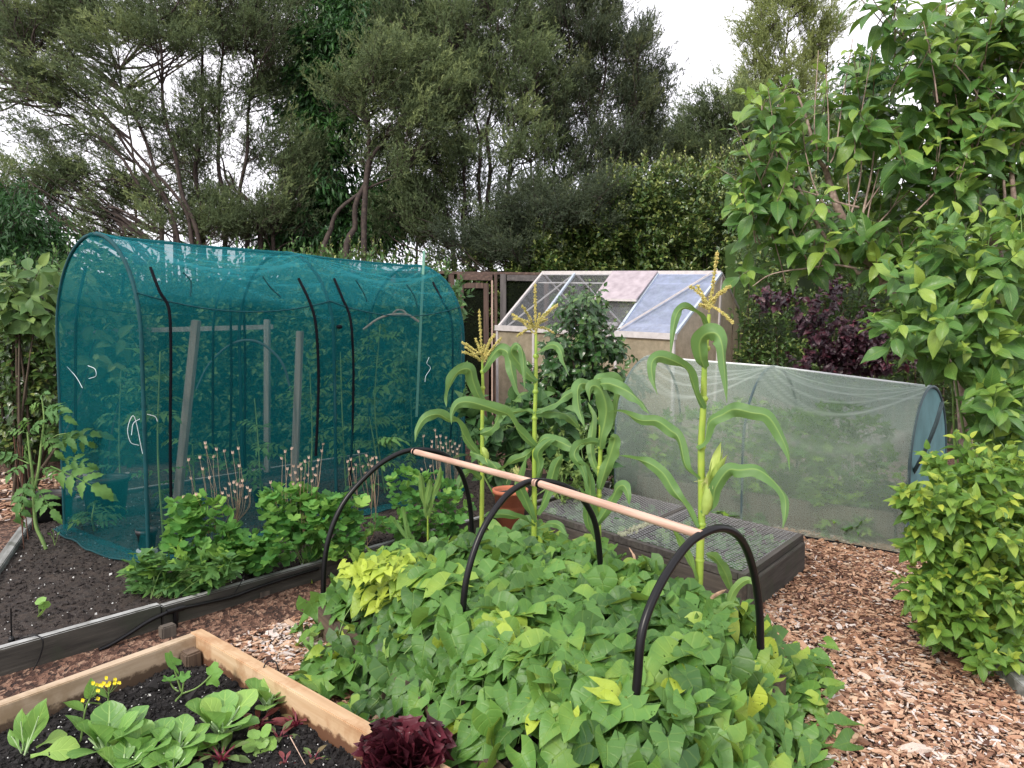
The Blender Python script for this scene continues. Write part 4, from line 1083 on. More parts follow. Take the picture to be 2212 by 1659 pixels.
tree('kanuka_tree', 'olive kanuka tree farthest left, its dark stems fanning out above the teal tunnel', 14.5,
 [[(395,545),(330,400),(240,270),(120,140)], [(355,545),(320,430),(250,330),(130,230)], [(380,545),(345,390),(290,250),(230,90),(200,-40)], [(430,545),(390,400),(360,250),(340,80),(330,-60)], [(415,545),(400,460),(300,330),(170,210),(60,120)]],
 [(50,70,120,80,13),(150,180,120,50,12),(250,50,120,70,13),(380,40,100,80,12),(30,210,70,30,3),(80,380,110,50,10),(220,410,130,50,11),(60,470,90,40,6),(320,250,110,60,7),(320,490,170,35,13),(150,290,100,30,2),(-60,120,70,160,8),(-60,400,60,80,6),(200,-60,250,60,14)],
 'kan_olive', varm=.5, r0=.085, group=KG, outb=.7, lean=(-.4, 0), nsp=62)
tree('kanuka_tree', 'many-stemmed kanuka with bare greyish twigs, rising behind the middle of the teal tunnel', 15.2,
 [[(445,545),(428,430),(430,300),(440,150),(420,0)], [(490,545),(480,400),(470,280),(480,120),(470,-60)], [(535,545),(520,430),(535,300),(545,150),(560,-20)], [(560,550),(555,460),(500,400),(470,330)], [(590,550),(600,450),(640,370)]],
 [(480,40,130,70,16),(590,60,60,80,9),(560,200,60,35,7),(600,340,80,50,11),(450,200,90,60,7),(620,420,60,50,8),(520,470,120,40,12),(430,340,80,50,7),(500,-60,200,50,12),(350,440,90,50,6),(580,500,90,30,6)],
 'kan_olive', varm=.33, r0=.10, group=KG, nsp=58, upb=.8, twn=7)
tree('kanuka_tree', 'leaning kanuka with a thick bare trunk left of the dark mid-sky gap', 14.2,
 [[(752,560),(765,480),(785,400),(812,330),(850,280),(900,230)], [(700,560),(720,480),(770,420),(860,380)], [(790,400),(800,330),(790,250),(800,170)]],
 [(790,200,90,35,11),(880,150,100,35,10),(930,200,80,40,12),(850,250,90,40,9),(940,270,50,45,6),(800,140,60,30,5),(850,330,80,35,6)],
 'kan_olive', varm=.52, r0=.11, group=KG, nsp=62, outb=.6)
tree('kanuka_tree', 'tall central kanuka with several upright trunks above the wooden fruit cage', 14.8,
 [[(985,575),(968,480),(955,400),(940,320)], [(1031,575),(1039,430),(1032,290),(1005,180),(990,60),(985,-40)], [(1060,575),(1078,486),(1098,392),(1130,271),(1161,208),(1180,60)], [(1055,575),(1056,420),(1054,300),(1060,200),(1060,40)], [(1010,575),(1000,450),(1012,340),(1080,250)]],
 [(1000,50,110,60,19),(1060,150,90,55,16),(960,220,60,40,7),(1130,220,80,55,12),(1080,330,120,22,10),(960,340,60,30,6),(1150,80,70,70,11),(990,440,110,50,10),(1100,470,90,50,7),(1000,-50,150,40,12),(900,470,90,45,10),(880,60,50,40,4),(900,390,60,50,5),(1180,420,60,40,5),(1040,520,130,30,8)],
 'kan_olive', varm=.42, r0=.085, group=KG, nsp=62, upb=.85)
tree('kanuka_tree', 'dark kanuka with spiky upswept shoots ending against the white sky', 15.5,
 [[(1213,500),(1205,400),(1200,330),(1230,200),(1230,60)], [(1275,500),(1272,400),(1275,312),(1300,200),(1310,40)], [(1330,520),(1320,400),(1350,300),(1375,200),(1375,90)], [(1345,520),(1360,420),(1390,330),(1415,220)]],
 [(1230,40,80,60,14),(1300,60,40,60,8),(1372,110,22,55,7),(1280,180,90,60,16),(1380,230,45,60,11),(1330,310,70,55,12),(1240,270,70,50,8),(1200,350,70,22,6),(1300,380,70,35,6),(1415,200,16,35,3),(1220,-50,90,30,8),(1400,330,30,60,5)],
 'kan_dark', varm=.42, r0=.07, group=KG, nsp=62, upb=1.3, outb=.3, lean=(.35, 0), rc=.36)
tree('kanuka_tree', 'pale feathery kanuka in the far distance right of the sky gap', 21,
 [[(1690,600),(1690,400),(1685,250),(1700,100),(1700,-40)], [(1600,600),(1580,430),(1560,300)], [(1700,500),(1650,330),(1630,160),(1640,40)], [(1720,400),(1760,250),(1790,120)]],
 [(1700,30,60,50,12),(1650,90,45,50,8),(1760,90,40,50,7),(1690,190,80,55,15),(1740,-30,60,40,6),(1640,250,60,40,9)],
 'kan_pale', varm=.5, r0=.09, group=KG, nsp=52, upb=1.1, rc=.5, leaf=.2)
tree('kanuka_tree', 'broad olive kanuka low below the pale feathery one', 19,
 [[(1600,620),(1590,430),(1570,300)], [(1500,600),(1500,430),(1480,330)], [(1680,600),(1670,450),(1660,330)]],
 [(1560,250,90,40,12),(1500,310,60,40,10),(1580,350,120,50,22),(1660,320,80,50,14),(1450,370,30,30,4),(1740,300,60,50,9)],
 'kan_olive', varm=.42, r0=.09, group=KG, nsp=60, upb=.7, rc=.5, leaf=.19)
tree('kanuka_tree', 'hazy row of kanuka crowns filling in far behind the central trunks', 20, [[(300,560),(280,300),(250,50)], [(700,560),(700,300)], [(900,560),(890,300),(880,60)], [(1150,560),(1150,300),(1150,60)]],
 [(200,40,220,60,16),(520,40,220,70,16),(640,160,90,80,9),(900,90,120,80,12),(1100,80,200,90,20),(1280,150,60,80,6),(100,150,100,60,6),(900,330,120,70,8),(450,360,100,80,6),(1100,260,120,60,8),(200,330,120,60,5),(820,480,120,50,9),(620,500,120,50,8)],
 'kan_dark', varm=.45, r0=.08, group=KG, nsp=60, upb=.8, rc=.55, leaf=.2, dY=1.5)
# dark broadleaved tree between the kanukas
T_DROOP = T_LANCE
def broad(name, label, Y, stems, blobs, mat='broad_dark', leaf=.17, nsp=55, **kw):
    return tree(name, label, Y, stems, blobs, mat, tm=T_LANCE, leaf=leaf, nsp=nsp, upb=-.35, outb=.3, dens=1.9, **kw)
broad('broadleaf_tree', 'dark green tree with drooping leaves standing behind the leaning kanuka', 16,
 [[(735,560),(700,420),(705,280),(730,120),(760,0)], [(690,560),(660,430),(650,300)], [(800,560),(830,430),(850,330)]],
 [(790,20,110,50,20),(700,120,50,80,14),(760,100,90,50,12),(690,390,60,90,22),(680,500,60,50,16),(720,270,60,70,14),(660,250,30,50,4),(840,440,80,60,12),(780,480,70,50,10),(740,-50,140,40,12),(900,30,30,30,3),(620,520,40,30,5)],
 nsp=95, rc=.45, varm=.5)
broad('broadleaf_tree', 'dark leafy tree peeking out low at the far left edge', 12.5, [[(40,600),(30,480),(20,420)], [(100,600),(90,520)]],
 [(20,470,60,60,14),(80,540,60,50,16),(20,560,60,40,10),(-40,500,50,120,12)], nsp=80, rc=.35, leaf=.13, varm=.45)
broad('broadleaf_tree', 'round dark treetop between the pale kanuka and the big-leaved trees', 23, [[(1890,500),(1890,300),(1885,180)]],
 [(1890,150,40,35,9),(1860,260,70,70,20),(1800,340,80,60,12),(1460,300,30,40,5)], nsp=80, rc=.5, leaf=.22, varm=.62)
tree('kanuka_bush', 'low blackish bush in front of the trunks above the fruit cage', 13.4, [[(1150,600),(1160,520),(1170,470)], [(1230,600),(1240,500)]],
 [(1170,465,80,40,13),(1260,470,70,40,12),(1300,430,50,35,6),(1130,530,110,30,13),(1030,540,80,25,6)], 'kan_dark', varm=.3, r0=.05, nsp=80, cat='bush', upb=.3, rc=.36, leaf=.13)

# ------------------------------------------------------------------ clipped and loose hedges
def hedge(name, label, u0, u1, top, bot, Y, n, mat, tm, leaf, l=.22, k=7, thick=.5, cat='hedge', var=.42, layer=True, droop=.05, tips=60, el=.95, upd=.7, group=None, core=True):
    rootp = P((u0 + u1) / 2, 900, Y if not callable(Y) else Y((u0 + u1) / 2)); rootp[2] = 0
    t = thing(name, rootp, label, cat, group); mb = MB(); sm = MB()
    u = rng.uniform(u0, u1, n); Yf = Y if callable(Y) else (lambda q: Y)
    tp = np.array([top(x) for x in u]); bt = np.array([bot(x) for x in u]); f = rng.uniform(0, 1, n); v = tp + (bt - tp) * f
    bump = np.array([mnoise.noise((a / 60, b / 60, leaf * 50)) for a, b in zip(u, v)])
    pts = np.array([P(a, b, Yf(a) - .25 * thick * (c + .3) * 2 + thick * rng.uniform(0, 1) ** 1.5 + .5 * thick * max(0, .12 - g_) * 4) for a, b, c, g_ in zip(u, v, bump, f)])
    d = V3(0, -.75, upd) + rv(n, .45) + np.column_stack([bump * .5, 0 * bump, 0 * bump])
    shoots(mb, tm, pts, d, l * rng.uniform(.6, 1.2, n), k, leaf, el, droop, (var, .16), .3)
    ut = rng.uniform(u0, u1, tips); pt = np.array([P(a, top(a) + 6, Yf(a) + rng.uniform(0, .5)) for a in ut])
    shoots(mb, tm, pt, UP + rv(tips, .18), l * rng.uniform(.9, 1.7, tips), k + 2, leaf * .85, .7, 0, (var + .1, .15), .3, sm, .006)
    if core:  # added dark sheets: block sky light through the hedge, paint its inner shade
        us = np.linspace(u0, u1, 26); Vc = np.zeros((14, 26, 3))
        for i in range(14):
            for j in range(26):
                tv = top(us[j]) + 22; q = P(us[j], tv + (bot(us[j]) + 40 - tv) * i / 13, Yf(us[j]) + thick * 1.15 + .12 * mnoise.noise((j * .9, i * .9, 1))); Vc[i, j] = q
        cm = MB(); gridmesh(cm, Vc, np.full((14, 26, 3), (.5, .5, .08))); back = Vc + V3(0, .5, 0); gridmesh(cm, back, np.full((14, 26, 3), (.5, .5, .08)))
        cm.build('dark_core', M[mat], t)
    mb.build('foliage', M[mat], t)
    for i in range(46):
        a = rng.uniform(u0, u1); b = bot(a); q = P(a, b, Yf(a) + rng.uniform(-.05, .3)); e = P(a + rng.uniform(-25, 25), top(a) + (b - top(a)) * rng.uniform(.25, .7), Yf(a) + .1)
        q[2] = max(0, min(q[2], .2)); tube(sm, smooth_path([q, (q + e) / 2 + rv(s=.08), e], 4), [.016, .006], 5, caps=False)
    sm.build('stems', M['bark'] if mat != 'hedge' else M['darkstem'], t); return t
it = lambda *p: (lambda x: float(np.interp(x, [a for a, b in p], [b for a, b in p])))
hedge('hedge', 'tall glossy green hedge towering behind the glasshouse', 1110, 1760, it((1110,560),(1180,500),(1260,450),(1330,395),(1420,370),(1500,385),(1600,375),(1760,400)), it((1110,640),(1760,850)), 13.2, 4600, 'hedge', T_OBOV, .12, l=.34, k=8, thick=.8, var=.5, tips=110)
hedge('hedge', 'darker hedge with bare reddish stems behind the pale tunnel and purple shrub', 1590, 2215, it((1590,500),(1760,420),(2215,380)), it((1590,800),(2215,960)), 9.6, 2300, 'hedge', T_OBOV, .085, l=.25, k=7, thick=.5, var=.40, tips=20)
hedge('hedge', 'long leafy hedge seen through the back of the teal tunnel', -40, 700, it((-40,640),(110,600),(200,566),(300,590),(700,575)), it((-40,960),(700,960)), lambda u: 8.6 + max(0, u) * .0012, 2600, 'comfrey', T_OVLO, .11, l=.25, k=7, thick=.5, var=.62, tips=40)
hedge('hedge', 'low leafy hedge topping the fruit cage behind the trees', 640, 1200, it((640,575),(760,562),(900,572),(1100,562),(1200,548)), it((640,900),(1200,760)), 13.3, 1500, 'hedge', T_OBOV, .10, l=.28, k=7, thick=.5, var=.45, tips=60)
hedge('hedge', 'shaded leafy hedge at the far end inside the teal tunnel view', 640, 990, it((640,590),(990,640)), it((640,1020),(990,1000)), 8.9, 1200, 'comfrey', T_OVLO, .12, l=.28, k=7, thick=.5, var=.5, tips=30)

# ------------------------------------------------------------------ generic leafy shrub
def shrub(name, label, Y, blobs, mat, tm, leaf, base, cat='shrub', l=.25, k=8, el=1.0, droop=.2, dY=.35, var=.42, vs=.15, tipvar=.35, sr=.004, smat='darkstem', outv=(0, -.35, .7), stems=None, group=None, main=.012, up=.6, nb=10, shrink=.55, jit=.4, curve=.15):
    p, c = blob_pts(blobs, Y, dY); t = thing(name, base, label, cat, group); mb = MB(); sm = MB()
    d = nrm(p - c) * .75 + np.array(outv) + rv(len(p), jit)
    ll = l * rng.uniform(.7, 1.25, len(p)); p0 = p - nrm(d) * (ll * .5)[:, None]
    shoots(mb, tm, p0, d, ll, k, leaf, el, droop, (var, vs), tipvar, sm, sr, up, shrink, curve)
    base = np.asarray(base, float)
    idx = rng.choice(len(p), min(nb, len(p)), replace=False)
    for i in idx:
        m_ = (base + p0[i]) / 2 + rv(s=.06) + (p0[i] - base) * V3(.12, .12, 0)
        b0 = base + rv(s=.04) * V3(1, 1, 0); tube(sm, smooth_path([b0, m_, p0[i]], 5), [main, main * .4], 5, caps=False)
    mb.build('foliage', M[mat], t); sm.build('stems', M[smat], t); return t

# big-leaved trees at the right
def gbase(u, Y): q = P(u, 900, Y); q[2] = 0; return q
Y1 = 4.7
r1 = shrub('fruit_tree', 'large-leaved young tree with pale ringed bark and bare upright twigs', Y1,
 [(1670,260,45,60,9),(1650,390,60,60,13),(1690,470,80,40,14),(1760,290,60,60,8),(1866,250,26,80,13),(1900,420,60,60,12,Y1+.5),(1760,540,90,35,12),(1890,540,70,50,12),(1640,330,35,40,5),(1800,430,110,80,12,Y1+.6),(1960,480,60,60,10,Y1+.4),(1600,585,20,8,1)],
 'cherry', T_CH, .175, gbase(1960, Y1), cat='tree', l=.34, k=8, droop=.22, var=.42, sr=.0045, smat='bark2', outv=(0, -.25, .75), nb=0, jit=.35, el=1.15)
mb = MB()
def bpath(pts, Y=Y1, r=(.02, .008), dy=0, k=7):
    tube(mb, smooth_path([P(u, v, Y + dy) for u, v in pts], 5), list(r), k)
b_ = gbase(2110, Y1); tube(mb, smooth_path([b_, P(2070, 800, Y1), P(1960, 665, Y1), P(1877, 575, Y1)], 5), [.045, .034, .03], 9)
bpath([(1877,575),(1844,509),(1812,455),(1793,400),(1782,364),(1764,335),(1742,255),(1724,207)], r=(.03,.024,.014,.006))
bpath([(1890,600),(1841,582),(1790,524),(1753,462),(1728,411),(1688,335),(1651,255),(1644,215)], dy=-.05, r=(.016,.012,.008,.004))
for pts, r in (([(1842,84),(1819,225),(1804,327),(1786,364)], .006), ([(1768,109),(1759,273),(1771,349)], .005), ([(1859,287),(1859,382),(1837,469),(1835,490)], .008), ([(1888,327),(1881,382),(1862,473),(1859,515)], .010),
   ([(1942,345),(1895,411),(1866,455),(1850,490)], .007), ([(1826,320),(1833,400),(1835,470)], .006), ([(1961,350),(1935,436),(1900,480)], .005), ([(1690,400),(1760,420),(1820,440),(1855,448)], .008), ([(1785,160),(1790,270),(1788,350)], .006), ([(1626,618),(1660,595),(1700,585),(1740,580),(1800,572),(1850,580)], .007), ([(1900,360),(1880,440),(1870,500)], .006), ([(1740,330),(1762,410),(1800,470)], .007)):
    bpath(pts, dy=-.12, r=(r * .45, r), k=6)
o = mb.build('trunk', M['bark2'], r1)
r2 = shrub('fruit_tree', 'tallest large-leaved tree at the right edge, reaching the top of the sky', 4.5,
 [(1990,50,90,45,10),(1900,30,30,25,2),(2100,40,80,50,11),(2190,60,60,60,8),(2030,150,90,50,13),(2150,170,80,70,16),(2000,260,80,60,13),(2110,300,90,60,15),(2200,330,50,80,9),(2040,390,80,50,13),(2150,450,80,60,14),(1970,350,50,50,7),(2210,200,40,60,6),(2240,480,40,60,6),(2050,210,100,100,14,5.1),(2130,380,90,90,14,5.1)],
 'cherry', T_CH, .175, gbase(2200, 4.5), cat='tree', l=.36, k=8, droop=.25, var=.36, sr=.005, smat='bark2', outv=(0, -.3, .7), nb=0, jit=.35, el=1.15)
mb = MB(); b_ = gbase(2200, 4.5); Yt = 4.5
tube(mb, smooth_path([b_, P(2175, 700, Yt), P(2150, 560, Yt), P(2125, 480, Yt), P(2090, 410, Yt), P(2070, 340, Yt), P(2030, 240, Yt), P(2010, 150, Yt)], 5), [.06, .045, .035, .02, .01], 9)
for pts, r in (([(2120,470),(2105,380),(2098,300),(2110,200),(2130,90)], .014), ([(2180,580),(2190,450),(2185,350),(2195,230)], .02), ([(2085,400),(2060,380),(2040,340)], .012), ([(2000,150),(1960,90),(1935,40)], .008), ([(2150,540),(2170,470),(2168,380)], .016), ([(2070,340),(2040,200),(2040,80),(2045,10)], .009)):
    bpath(pts, Y=Yt, dy=-.1, r=(r, r * .4), k=6)
mb.build('trunk', M['bark2'], r2)
r3 = shrub('leafy_shrub', 'big-leaved shrub overhanging the right end of the pale tunnel', 3.95,
 [(2040,560,80,45,10),(2150,590,80,60,14),(1980,620,60,30,6),(2010,690,90,45,13),(2120,720,90,60,17),(2070,780,70,30,8),(2170,830,50,60,13),(2150,900,30,35,5),(2180,920,50,50,10),(1940,720,40,25,5),(2110,660,80,80,12,4.4),(2215,700,40,200,16),(2200,980,40,30,5),(2160,960,30,40,5),(2170,760,60,120,20,4.45)],
 'cherry', T_CH, .15, gbase(2190, 4.1), l=.30, k=8, droop=.22, var=.40, sr=.004, smat='stem', outv=(-.15, -.4, .55), nb=14, jit=.35, el=1.15, tipvar=.45)
r4 = shrub('leafy_shrub', 'dense bright green pointed-leaf shrub beside the chip path at lower right', 3.5,
 [(2080,1010,90,35,22),(2150,1080,90,60,40),(2040,1090,90,50,34),(2110,1180,130,60,56),(2010,1160,70,50,26),(2080,1270,110,60,46),(2170,1330,80,80,40),(2060,1360,60,40,20),(2130,1430,70,40,22),(2200,1440,40,60,16),(2215,1180,30,150,30),(2180,1510,40,30,9),(2010,1300,40,60,14),(2120,1200,100,150,70,3.95)],
 'rshrub', T_OVATE, .088, gbase(2140, 3.75), l=.20, k=9, droop=.12, var=.38, sr=.003, smat='stem', outv=(-.05, -.5, .6), nb=16, jit=.3, el=.95, tipvar=.4, dY=.3)
mb = MB(); a, b = G(2100, 1405, 0), G(2240, 1530, 0); beam(mb, a + V3(0, 0, .03), b + V3(0, 0, .03), .06, .08, bev=.004)
tag(mb.build('edging_board', M['oldwoodB']), 'short grey timber edging under the bright shrub by the path', 'edging board')

shrub('smoke_bush', 'dark purple-leaved shrub in front of the hedge beyond the pale tunnel', 8.2,
 [(1760,700,50,25,14),(1800,745,80,30,30),(1870,720,60,40,22),(1680,650,35,18,8),(1850,780,80,25,24),(1920,760,50,50,18),(1780,640,50,30,7),(1770,785,90,20,16)],
 'purple', T_HEART, .085, gbase(1820, 8.4), l=.3, k=8, droop=.25, var=.42, vs=.2, nb=8, dY=.3, tipvar=.2, main=.02)
cf = shrub('coffee_bush', 'dark glossy bush with drooping leaves in front of the glasshouse', 7.4,
 [(1260,680,55,40,34),(1265,750,85,40,62),(1240,820,90,45,64),(1310,850,75,50,50),(1250,910,110,45,70),(1345,920,55,50,34),(1330,760,40,20,7),(1330,990,60,40,26),(1230,980,80,40,34),(1190,860,40,60,14),(1250,840,80,130,50,7.8),(1290,1040,90,40,24)],
 'coffee', T_OVATE, .115, gbase(1270, 7.5), l=.3, k=9, droop=.45, var=.4, vs=.18, nb=12, dY=.35, main=.016, outv=(0, -.3, .35), el=1.2)
shrub('comfrey_plant', 'broad-leaved dark green plants below the coffee bush, behind the corn', 6.3,
 [(1070,900,60,35,9),(1130,960,90,40,12),(1060,980,50,40,8),(1180,900,60,35,7),(1240,1000,60,30,5)], 'comfrey', T_OVATE, .24, gbase(1110, 6.3), cat='plant', l=.22, k=6, droop=.1, var=.4, nb=5, dY=.3, smat='stem', el=.8, sr=.006)
shrub('budding_shrub', 'small shrub with pale yellow-green buds beside the terracotta pot', 6.05,
 [(1225,1030,45,35,26),(1190,970,50,40,14),(1270,960,40,30,10),(1235,1075,35,20,12)], 'loquat', T_OVLO, .06, gbase(1225, 6.1), l=.16, k=9, droop=-.2, var=.8, nb=8, dY=.25, el=.75, smat='stem')
shrub('loquat_shrub', 'pale long-leaved shrub leaning over the left end of the teal tunnel', 6.6,
 [(90,590,40,25,4),(60,640,50,40,7),(100,690,30,30,4),(20,670,50,30,4),(175,640,40,40,5,7.0),(200,760,50,60,5,7.0)], 'loquat', T_CH, .22, gbase(40, 6.8), l=.22, k=6, droop=.6, var=.45, nb=8, dY=.2, el=1.2, main=.018, up=.4)
shrub('camellia_shrub', 'dark glossy shrub at the left edge behind the tomato plant', 6.9,
 [(40,650,80,50,40),(60,740,80,50,56),(40,820,80,50,60),(60,900,80,60,60),(100,800,40,130,50),(20,960,60,30,26),(-40,800,40,200,30),(60,830,80,160,60,7.4)], 'hedge', T_OVLO, .105, gbase(50, 7.1), l=.24, k=9, droop=.3, var=.30, nb=10, dY=.3, main=.018)
shrub('camellia_shrub', 'deep-shaded shrub standing inside the view through the left tunnel end', 7.3,
 [(200,700,60,60,30),(190,850,70,90,36),(280,800,60,120,36),(230,950,90,50,24)], 'comfrey', T_OVLO, .13, gbase(220, 7.5), l=.24, k=7, droop=.3, var=.4, nb=8, dY=.3, main=.018)
# ================================================================== SWEET POTATO VINES (one mass of ground cover)
def sstep(x): x = np.clip(x, 0, 1); return x * x * (3 - 2 * x)
LA, LB = 2.35, 1.38
def sp_h(a, b):
    X_ = S0[0] + DX[0] * a + WX[0] * b; Y_ = S0[1] + DX[1] * a + WX[1] * b
    e = np.minimum(np.minimum(np.minimum(a + .16, LA + .30 - a), np.minimum(b + .20, LB + .24 - b)), (.425 * Y_ + .02 - X_) * .92)
    h = .035 + .44 * sstep(e / .42) ** .8
    h = h + .05 * np.array([mnoise.noise((x * 3.2, y * 3.2, 0)) for x, y in zip(np.ravel(a), np.ravel(b))]).reshape(np.shape(a)) * sstep(e / .3)
    return h, e
n = 3700
a = rng.uniform(-.16, LA + .3, n * 2); b = rng.uniform(-.2, LB + .24, n * 2)
h, e = sp_h(a, b)
keep = (e > 0) & (rng.uniform(0, 1, n * 2) < np.where((a < .35) & (b < .2) & (e < .13), .35, 1)); a, b, h, e = a[keep][:n], b[keep][:n], h[keep][:n], e[keep][:n]; n = len(a)
ep = .02
gx = (sp_h(a + ep, b)[0] - h) / ep; gy = (sp_h(a, b + ep)[0] - h) / ep
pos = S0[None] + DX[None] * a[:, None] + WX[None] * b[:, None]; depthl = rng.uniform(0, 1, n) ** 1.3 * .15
nn = nrm(-DX[None] * gx[:, None] - WX[None] * gy[:, None] + UP)
pos = pos + UP * h[:, None] - nn * depthl[:, None]
down = -UP - nn * np.sum(-UP * nn, -1, keepdims=True)
d = nrm(down) * np.clip(np.linalg.norm(down, axis=1, keepdims=True) * 1.2, 0, .6) + V3(-.3, -.5, 0) + rv(n, .8) * V3(1, 1, .22)
N_ = nn * .35 + UP * 1.0 + V3(0, -.42, 0) + rv(n, .27)
s = .092 * np.exp(np.clip(rng.normal(0, .27, n), -.6, .38)) * (1 - .25 * (e < .12))
vb = np.array([mnoise.noise((x * 2.1 + 9, y * 2.1, 4)) for x, y in zip(a, b)])
var = np.clip(.42 + .35 * vb + rng.normal(0, .13, n) - depthl * 2.2 + .10 * sstep((a - 1.0) / 1.2), 0, 1)  # leaves deeper in the mass darkened, canopy shade put into their colour
young = rng.uniform(0, 1, n) < (.02 + .13 * sstep((a - 1.2) / .9) * (vb > -.1)); var[young] = rng.uniform(.72, .97, young.sum()); s[young] *= .72
pc_ = G(822, 1238, .47); dy_ = np.linalg.norm((pos - pc_)[:, :2] / np.array([.20, .17]), axis=1)
yp = (dy_ < 1) & (depthl < .05); var[yp] = rng.uniform(.7, 1, yp.sum()); s[yp] *= .75
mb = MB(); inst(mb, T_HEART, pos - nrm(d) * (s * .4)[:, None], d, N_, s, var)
k = 60; an = rng.uniform(0, 6.28, k); pp = pc_[None] + np.column_stack([np.cos(an) * .17 * rng.uniform(0, 1, k) ** .5, np.sin(an) * .14 * rng.uniform(0, 1, k) ** .5, rng.uniform(.0, .06, k)])
inst(mb, T_HEART, pp, V3(-.2, -.7, -.1) + rv(k, .6) * V3(1, 1, .2), UP + rv(k, .25) + V3(0, -.4, 0), .055 * rng.uniform(.7, 1.2, k), rng.uniform(.85, 1, k))
# runners creeping over the chips at the left corner and the right front
for (u, v, ru, rv2, m) in ((690, 1470, 50, 40, 26), (730, 1420, 30, 40, 16), (1760, 1500, 50, 40, 22), (1740, 1440, 40, 40, 24), (1780, 1610, 30, 30, 8), (665, 1255, 20, 8, 3), (745, 1560, 40, 40, 16)):
    for i in range(m):
        q = G(u + rng.normal(0, ru * .6), v + rng.normal(0, rv2 * .6), .02 + rng.uniform(0, .10))
        inst(mb, T_HEART, q[None], (V3(-.2, -.7, -.1) + rv(s=.6) * V3(1, 1, .3))[None], (UP + rv(s=.35) + V3(0, -.3, 0))[None], .085 * rng.uniform(.7, 1.2), np.clip(rng.normal(.5, .18), 0, 1))
for i in range(420):       # leaf stalks under the canopy
    j = rng.integers(n); q = pos[j] - UP * .14 + rv(s=.05) * V3(1, 1, .3); q[2] = max(q[2], .03)
    tube(mb, smooth_path([q, (q + pos[j]) / 2 + rv(s=.015), pos[j]], 2), .0025, 3, .7, mat=1, caps=False)
for path in ([(720,1400),(680,1440),(640,1470),(600,1500)], [(1650,1480),(1720,1520),(1790,1540)], [(700,1450),(660,1490),(690,1520)]):
    tube(mb, smooth_path([G(u, v, .02) for u, v in path], 5), .003, 5, .5, mat=1, caps=False)
tag(mb.build('sweet_potato_vines', [M['potato'], M['stem']]), 'dense mass of heart-shaped sweet potato leaves spilling over its bed, with a yellow patch', 'sweet potato vines', kind='stuff')

# ================================================================== MAIZE
T_TAS = None
def corn_leaf(mb, pix, Y0, Y1, wd, tw=(.5, -.3), var=.5, seed=0):
    rr = np.random.default_rng(abs(int(seed)) * 7 + 3)
    m = len(pix); pts = [P(u, v, Y0 + (Y1 - Y0) * (i / (m - 1))) for i, (u, v) in enumerate(pix)]
    c = smooth_path(pts, 7); n = len(c); T = nrm(np.gradient(c, axis=0)); view = nrm(c - V3(0, 0, CAMZ))
    W1 = nrm(np.cross(T, view)); s = np.linspace(0, 1, n)
    ph = tw[0] + (tw[1] - tw[0]) * s + .55 * np.sin(s * 7.5 + rr.uniform(0, 6))
    Wv = W1 * np.cos(ph)[:, None] + view * np.sin(ph)[:, None]; Nn = nrm(np.cross(Wv, T))
    hw_ = wd * .38 * np.interp(s, [0, .06, .2, .45, .7, .88, 1], [.45, .6, .85, 1, .85, .45, .02])
    J = np.linspace(-1, 1, 7)
    V = np.zeros((n, 7, 3)); L = np.zeros((n, 7, 3)); p1, p2 = rr.uniform(0, 6, 2)
    for j, x in enumerate(J):
        ruf = .26 * np.sin(s * 22 + (p1 if x > 0 else p2)) * abs(x) ** 2 * hw_
        V[:, j] = c + Wv * (x * hw_)[:, None] + Nn * ((.5 * abs(x) * hw_) + ruf)[:, None]
        L[:, j] = np.column_stack([np.full(n, x), s, np.full(n, var)])
    gridmesh(mb, V, L)
Z2 = lambda x, y: (713.2 + .3638 * x, 438.9 + .3638 * y)
Z3 = lambda x, y: (1426.4 + .3637 * x, 438.9 + .3637 * y)
Z7 = lambda x, y: (987.5 + .372 * x, 987.5 + .372 * y)
def pl(f, s): return [f(*map(float, q.split(','))) for q in s.split()]
def tassel(t, tip, base, branches, Y, col='tassel'):
    mb = MB()
    def spike(a, b, dens, r=.0028):
        L_ = np.linalg.norm(b - a); m = (a + b) / 2 + UP * .012 * L_ * 5 * (abs((b - a)[0]) > .3 * L_)
        p = smooth_path([a, m, b], 8); tube(mb, p, [r, r * .6], 5)
        k = int(L_ * dens); tt_ = rng.uniform(.12, 1, k) ** .9; q = np.array([p[min(len(p) - 1, int(x * (len(p) - 1)))] for x in tt_]) + rv(k, .001)
        d_ = nrm(b - a)[None] * .9 + rv(k, .45) - UP * .25
        inst(mb, T_CR, q + rv(k, .003), d_, rv(k), rng.uniform(.003, .0055, k), rng.uniform(0, 1, k))
        inst(mb, sprig(1, 3, 1, .5, .2), q, d_ - UP * .5, rv(k), .011, .5)
    a = P(*base, Y); spike(a, P(*tip, Y), 850, .0035)
    for u, v in branches:
        b = P(u, v, Y + rng.uniform(-.1, .1)); a2 = P(base[0], base[1] + (tip[1] - base[1]) * rng.uniform(0, .22), Y); spike(a2, b, 700)
    return mb.build('tassel', M[col], t)
